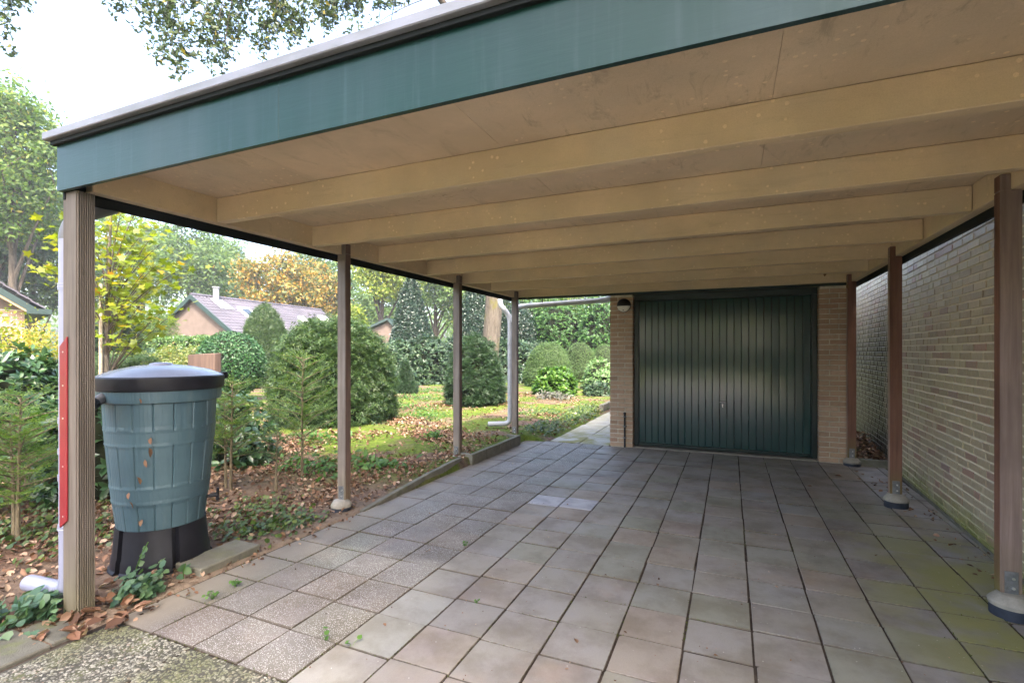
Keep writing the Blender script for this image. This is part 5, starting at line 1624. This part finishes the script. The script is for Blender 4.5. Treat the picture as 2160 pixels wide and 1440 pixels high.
# ivy like ground cover: near the barrel, the front post, along the path
def cover(name, label, blobs, n, size, mat, seed, hgt=.05, kind='round'):
    r = np.random.default_rng(seed); P = []
    for (x, y, rx, ry, w_) in blobs:
        k = int(n * w_)
        q = r.normal(size=(k, 2)) * np.array([rx, ry]) * .55 + np.array([x, y]); P.append(q)
    P = np.concatenate(P)
    P = P[~((P[:, 0] > -2.93) & (P[:, 1] > 1.5) & (P[:, 1] < 7.2)) & ~((P[:, 0] > -2.5) & (P[:, 1] > 7))]
    z = np.maximum(gz(P[:, 0], P[:, 1]), .0) + np.minimum(r.exponential(hgt * .6, len(P)), hgt * 1.3) + .012
    Q = np.stack([P[:, 0], P[:, 1], z], 1)
    o = leaf_obj(name, leaves(Q, size * r.uniform(.55, 1.25, len(Q)), kind, np.array([-.2, -.5, .9]), .45, None, 1, r), M[mat]); tag(o, label, 'ground cover', kind='stuff')
cover('ivy', 'round leaved ivy around the foot of the front post', [(-3.30, 1.40, .12, .07, .26), (-2.98, 1.72, .12, .10, .22), (-3.62, 1.24, .22, .08, .16), (-3.40, 1.24, .22, .07, .14), (-3.12, 1.80, .10, .12, .10)], 760, .046, 'ivy_blue', 171, .075)
cover('ivy', 'yellow green ivy carpet beside the rain barrel', [(-3.35, 2.75, .30, .28, .45), (-3.75, 3.1, .35, .3, .3), (-3.2, 3.0, .2, .2, .2), (-4.3, 2.3, .5, .4, .2)], 750, .036, 'ivy', 172, .03)
cover('ivy', 'ivy carpet under the young yews at the left', [(-4.6, 1.9, .6, .4, .5), (-5.3, 2.4, .8, .6, .5)], 900, .042, 'ivy', 173, .035)
cover('ground_cover', 'leafy ground cover along the path beside the garage', [(-2.85, 8.0, .2, .6, .3), (-2.8, 9.4, .2, .8, .4), (-2.9, 10.8, .25, .8, .35), (-3.5, 9.6, .4, .8, .2)], 1300, .05, 'ivy', 174, .05)
cover('ground_cover', 'low bright plants before the second post', [(-4.3, 4.3, .5, .3, .5), (-3.7, 4.6, .4, .2, .3), (-5.4, 5.4, .5, .4, .3)], 420, .09, 'weed', 175, .07, 'oval6')
cover('ground_cover', 'patches of green groundlings on the moss lawn', [(-6.4, 8.9, .7, .4, .3), (-7.4, 10.9, .7, .5, .3), (-4.0, 6.3, .12, .1, .12), (-5.2, 8.0, .6, .4, .2), (-8.4, 13, .8, .5, .3)], 1500, .06, 'weed', 176, .06, 'oval6')
cover('lavender', 'grey lavender tuft beside the light green bush', [(-4.25, 12.4, .35, .3, 1)], 500, .12, 'lavender', 177, .10, 'spray')
# single weeds growing in the paving joints
def weed(x, y, s, n, seed, label, mat='weed'):
    r = np.random.default_rng(seed)
    root = empty('weed', (x, y, 0)); tag(root, label, 'weed')
    m = MB(); P = []
    for k in range(n):
        a = r.uniform(0, 6.3); e = Vector((math.cos(a) * s * r.uniform(.2, .9), math.sin(a) * s * r.uniform(.2, .9), s * r.uniform(.3, 1.1)))
        m.tube([(0, 0, -.01), (e.x * .4, e.y * .4, e.z * .7), tuple(e)], .0012, 4, cap=False); P.append(tuple(e))
    m.build('stem', M['weed'], root)
    leaf_obj('leaf', leaves(np.array(P), s * .55 * r.uniform(.7, 1.2, n), 'round', np.array([-.1, -.4, 1.0]), .4, None, 1, r), M[mat], root)
def gp_(px, py):
    d_ = FOC * HCAM / (py - CY); return at(px, d_, z=0)
for px, py, s, n, lab in [(686, 1348, .045, 5, 'small round leaved weed between speckled slabs'), (742, 1362, .045, 3, 'tiny two leaved weed right of the round leaved weed'), (497, 1236, .035, 14, 'grassy weed in the joint near the barrel stand'),
                          (448, 1262, .04, 14, 'tuft of grass in the joint below the barrel'), (983, 1150, .03, 9, 'small weed at the edge of the speckled slabs'), (1005, 1270, .018, 8, 'tiny weed in the sunlit slab joint'), (1640, 1078, .012, 4, 'tiny weed in the middle of the drive')]:
    p = gp_(px, py); weed(p.x, p.y, s, n, px, lab)
def vine(label, pts, seed, ls, mat='ivy_blue'):
    r = np.random.default_rng(seed); o0 = pts[0]
    root = empty('ivy_shoot', o0); tag(root, label, 'ivy')
    m = MB(*o0); m.tube(pts, [.003] * len(pts), 5); m.build('stem', M['weed'], root)
    P = []
    for a, b_ in zip(pts[:-1], pts[1:]):
        for s in (0.2, .7): P.append(np.array(Vector(a).lerp(Vector(b_), s)) + r.normal(size=3) * .008 - np.array(o0))
    leaf_obj('leaf', leaves(np.array(P), ls * r.uniform(.7, 1.2, len(P)), 'round', np.array([.2, -.8, .5]), .4, None, 1, r), M[mat], root)
vine('ivy shoot climbing the black barrel stand', [(-3.20, 1.80, .02), (-3.16, 1.79, .12), (-3.13, 1.80, .20), (-3.10, 1.82, .27)], 1, .035)
vine('small ivy shoot at the foot of the barrel stand', [(-3.03, 1.98, .0), (-3.02, 1.97, .05), (-3.01, 1.98, .10)], 2, .055)
# leaves hanging on the barrel and lying on the drive
def dry(loc, s, seed, label, normal=(0, 0, 1), direction=None, group=None, kind='dry'):
    r = np.random.default_rng(seed)
    V, T = leaves(np.zeros((1, 3)), s, kind, np.array([normal], float), .15, None if direction is None else np.array([direction], float), .1, r)
    o = link('dry_leaf', np_mesh('dry_leaf', V, T, M['dry_leaf']), None, loc); tag(o, label, 'leaf', group)
bd = Vector((0 - BX, 0 - BY, 0)).normalized(); bs = Vector((-bd.y, bd.x, 0))
for k, (side, z, s, lab) in enumerate([(-.055, .86, .05, 'pale brown leaf caught above the hanging leaves on the barrel'), (-.065, .80, .085, 'largest dry leaf hanging on the barrel front'), (-.085, .73, .06, 'curled dark leaf hanging below the largest leaf on the barrel'), (-.125, .625, .06, 'twisted leaf dangling mid barrel'),
                                       (-.165, .53, .055, 'narrow orange leaf hanging low on the barrel'), (-.162, .475, .06, 'lowest orange leaf dangling on the barrel'), (-.10, .36, .05, 'small brown leaf stuck to the bottom of the barrel'), (-.11, 1.10, .04, 'withered leaf under the barrel lid rim')]):
    q = Vector((BX, BY, z)) + bd * (math.sqrt(max(body_r(min(max(z, .3), 1.1)) ** 2 - side ** 2, .01)) + (.022 if z < 1.05 else .04)) + bs * side
    dry(q, s * .85, 200 + k, lab, tuple(bd * .4 + bs * (.9 if k % 2 else -.5) + Vector((0, 0, .2))), (bs.x * .3, bs.y * .3, -1), kind='oval6' if k % 3 else 'dry')
for k, (px, py, s, lab) in enumerate([(1808, 997, .06, 'fallen leaf nearest the rear right post'), (1822, 1003, .06, 'fallen leaf just right of the rear right post foot'), (1776, 1005, .07, 'orange leaf lying on the drive before the right pier'), (1815, 1013, .05, 'curled leaf before the closing block'), (1713, 1027, .05, 'small leaf alone on the drive'), (1865, 1020, .05, 'leaf lying near the house wall'),
                                      (1515, 1386, .03, 'dark leaf crumb on the front slabs'), (1213, 1349, .035, 'brown leaf crumb in the middle of a slab'), (1388, 1237, .03, 'small crumb leaf on the drive')]):
    p = gp_(px, py); dry((p.x, p.y, .006), s, 220 + k, lab)
def drift(name, label, x0, x1, y0, y1, n, s, seed, zmax=.02, slope_=0):
    r = np.random.default_rng(seed)
    X = r.uniform(x0, x1, n); Y = r.uniform(y0, y1, n)
    Z = r.uniform(.004, zmax, n) + slope_ * (Y - y0)
    o = leaf_obj(name, leaves(np.stack([X, Y, Z], 1), s * r.uniform(.5, 1.3, n), 'dry', None, .5, None, 1, r), M['dry_leaf']); tag(o, label, 'leaves', kind='stuff')
drift('leaf_drift', 'pile of brown leaves in the gap beside the garage', 1.34, 1.74, 7.24, 8.5, 700, .06, 231, .10, .12)
drift('leaf_crumbs', 'leaf crumbs along the foot of the house wall', 1.34, 1.62, 3.9, 6.6, 70, .035, 232)
drift('leaf_drift', 'brown leaves gathered at the foot of the front post', -3.15, -2.80, 1.36, 1.62, 60, .075, 233, .05)
drift('leaf_crumbs', 'leaf crumbs and twigs along the garden edge of the drive', -3.0, -2.80, 1.5, 3.3, 120, .03, 234, .012)
drift('leaf_crumbs', 'few leaf crumbs scattered over the drive', -2.7, 1.5, 1.9, 7.0, 60, .018, 235, .006)
# leaves caught in cobwebs under the roof by the rear right post
for k, (px, py, lab) in enumerate([(1795, 556, 'dry leaf in a cobweb under the roof left of the rear post top'), (1803, 560, 'second cobweb leaf beside the rear right post top'), (1835, 548, 'cobweb leaf on the right side beam'), (1742, 575, 'cobweb leaf on the rear beam'), (1788, 600, 'dry leaf clinging to the rear right post top')]):
    q = at(px, 5.95, py); dry(q, .05, 240 + k, lab, (-.3, -.9, .1), (0, .1, -1))
p = gp_(1722, 0.0 + 1000); q = at(1720, 6.35, 830); dry(q, .055, 250, 'orange leaf hanging beside the right door jamb', (0, -1, 0), (0, 0, -1))
q = at(2131, 2.95, 752); dry(q, .05, 251, 'dry leaf caught on the broad brown post', (0, -1, .2), (.5, 0, .4))

# moss and grit caught in the paving joints
r_ = np.random.default_rng(261)
n_ = 16000
I = r_.integers(-10, 5, n_); X = .1 + .3 * I + r_.normal(size=n_) * .0025; Y = r_.uniform(1.55, 7.1, n_)
sw = r_.uniform(0, 1, n_) < .5
X2 = r_.uniform(-2.88, 1.55, n_); Y2 = 2.44 + .3 * r_.integers(-3, 16, n_) + r_.normal(size=n_) * .0022
X = np.where(sw, X, X2); Y = np.where(sw, Y, Y2)
k = pn(X, Y, 3.1, 5) + .35 * sm(-.8, -2.6, X) + .3 * sm(.6, 1.4, X) > .78
P = np.stack([X[k], Y[k], np.full(k.sum(), -.006)], 1)
o = leaf_obj('joint_moss', leaves(P, .011 * r_.uniform(.5, 1.4, len(P)), 'spray', None, 1.0, np.array([0, 0, 1.0]), 1.0, r_), M['moss_tuft'], pavement); tag(o, kind='stuff')
n_ = 900
P = np.stack([r_.uniform(-2.85, 1.55, n_), r_.uniform(1.55, 7.1, n_), np.full(n_, .001)], 1)
o = leaf_obj('grit', leaves(P, .007 * r_.uniform(.4, 1.6, n_), 'dry', None, .5, None, 1, r_), M['dry_leaf'], pavement); tag(o, kind='stuff')

# ------------------------------------------------------------------ thin morning haze in the air
m = MB(); m.box(-152, 152, -152, 152, -1.2, 19.5)
hz = bpy.data.materials.new('haze'); hz.use_nodes = True
nt_ = hz.node_tree; nt_.nodes.remove(nt_.nodes['Principled BSDF'])
pv_ = nt_.nodes.new('ShaderNodeVolumePrincipled'); pv_.inputs['Color'].default_value = (.93, .96, 1.0, 1); pv_.inputs['Density'].default_value = .0012; pv_.inputs['Anisotropy'].default_value = .3
nt_.links.new(pv_.outputs[0], nt_.nodes['Material Output'].inputs['Volume'])
haze = m.build('haze', hz); tag(haze, 'thin pale haze in the air', 'haze', kind='stuff')
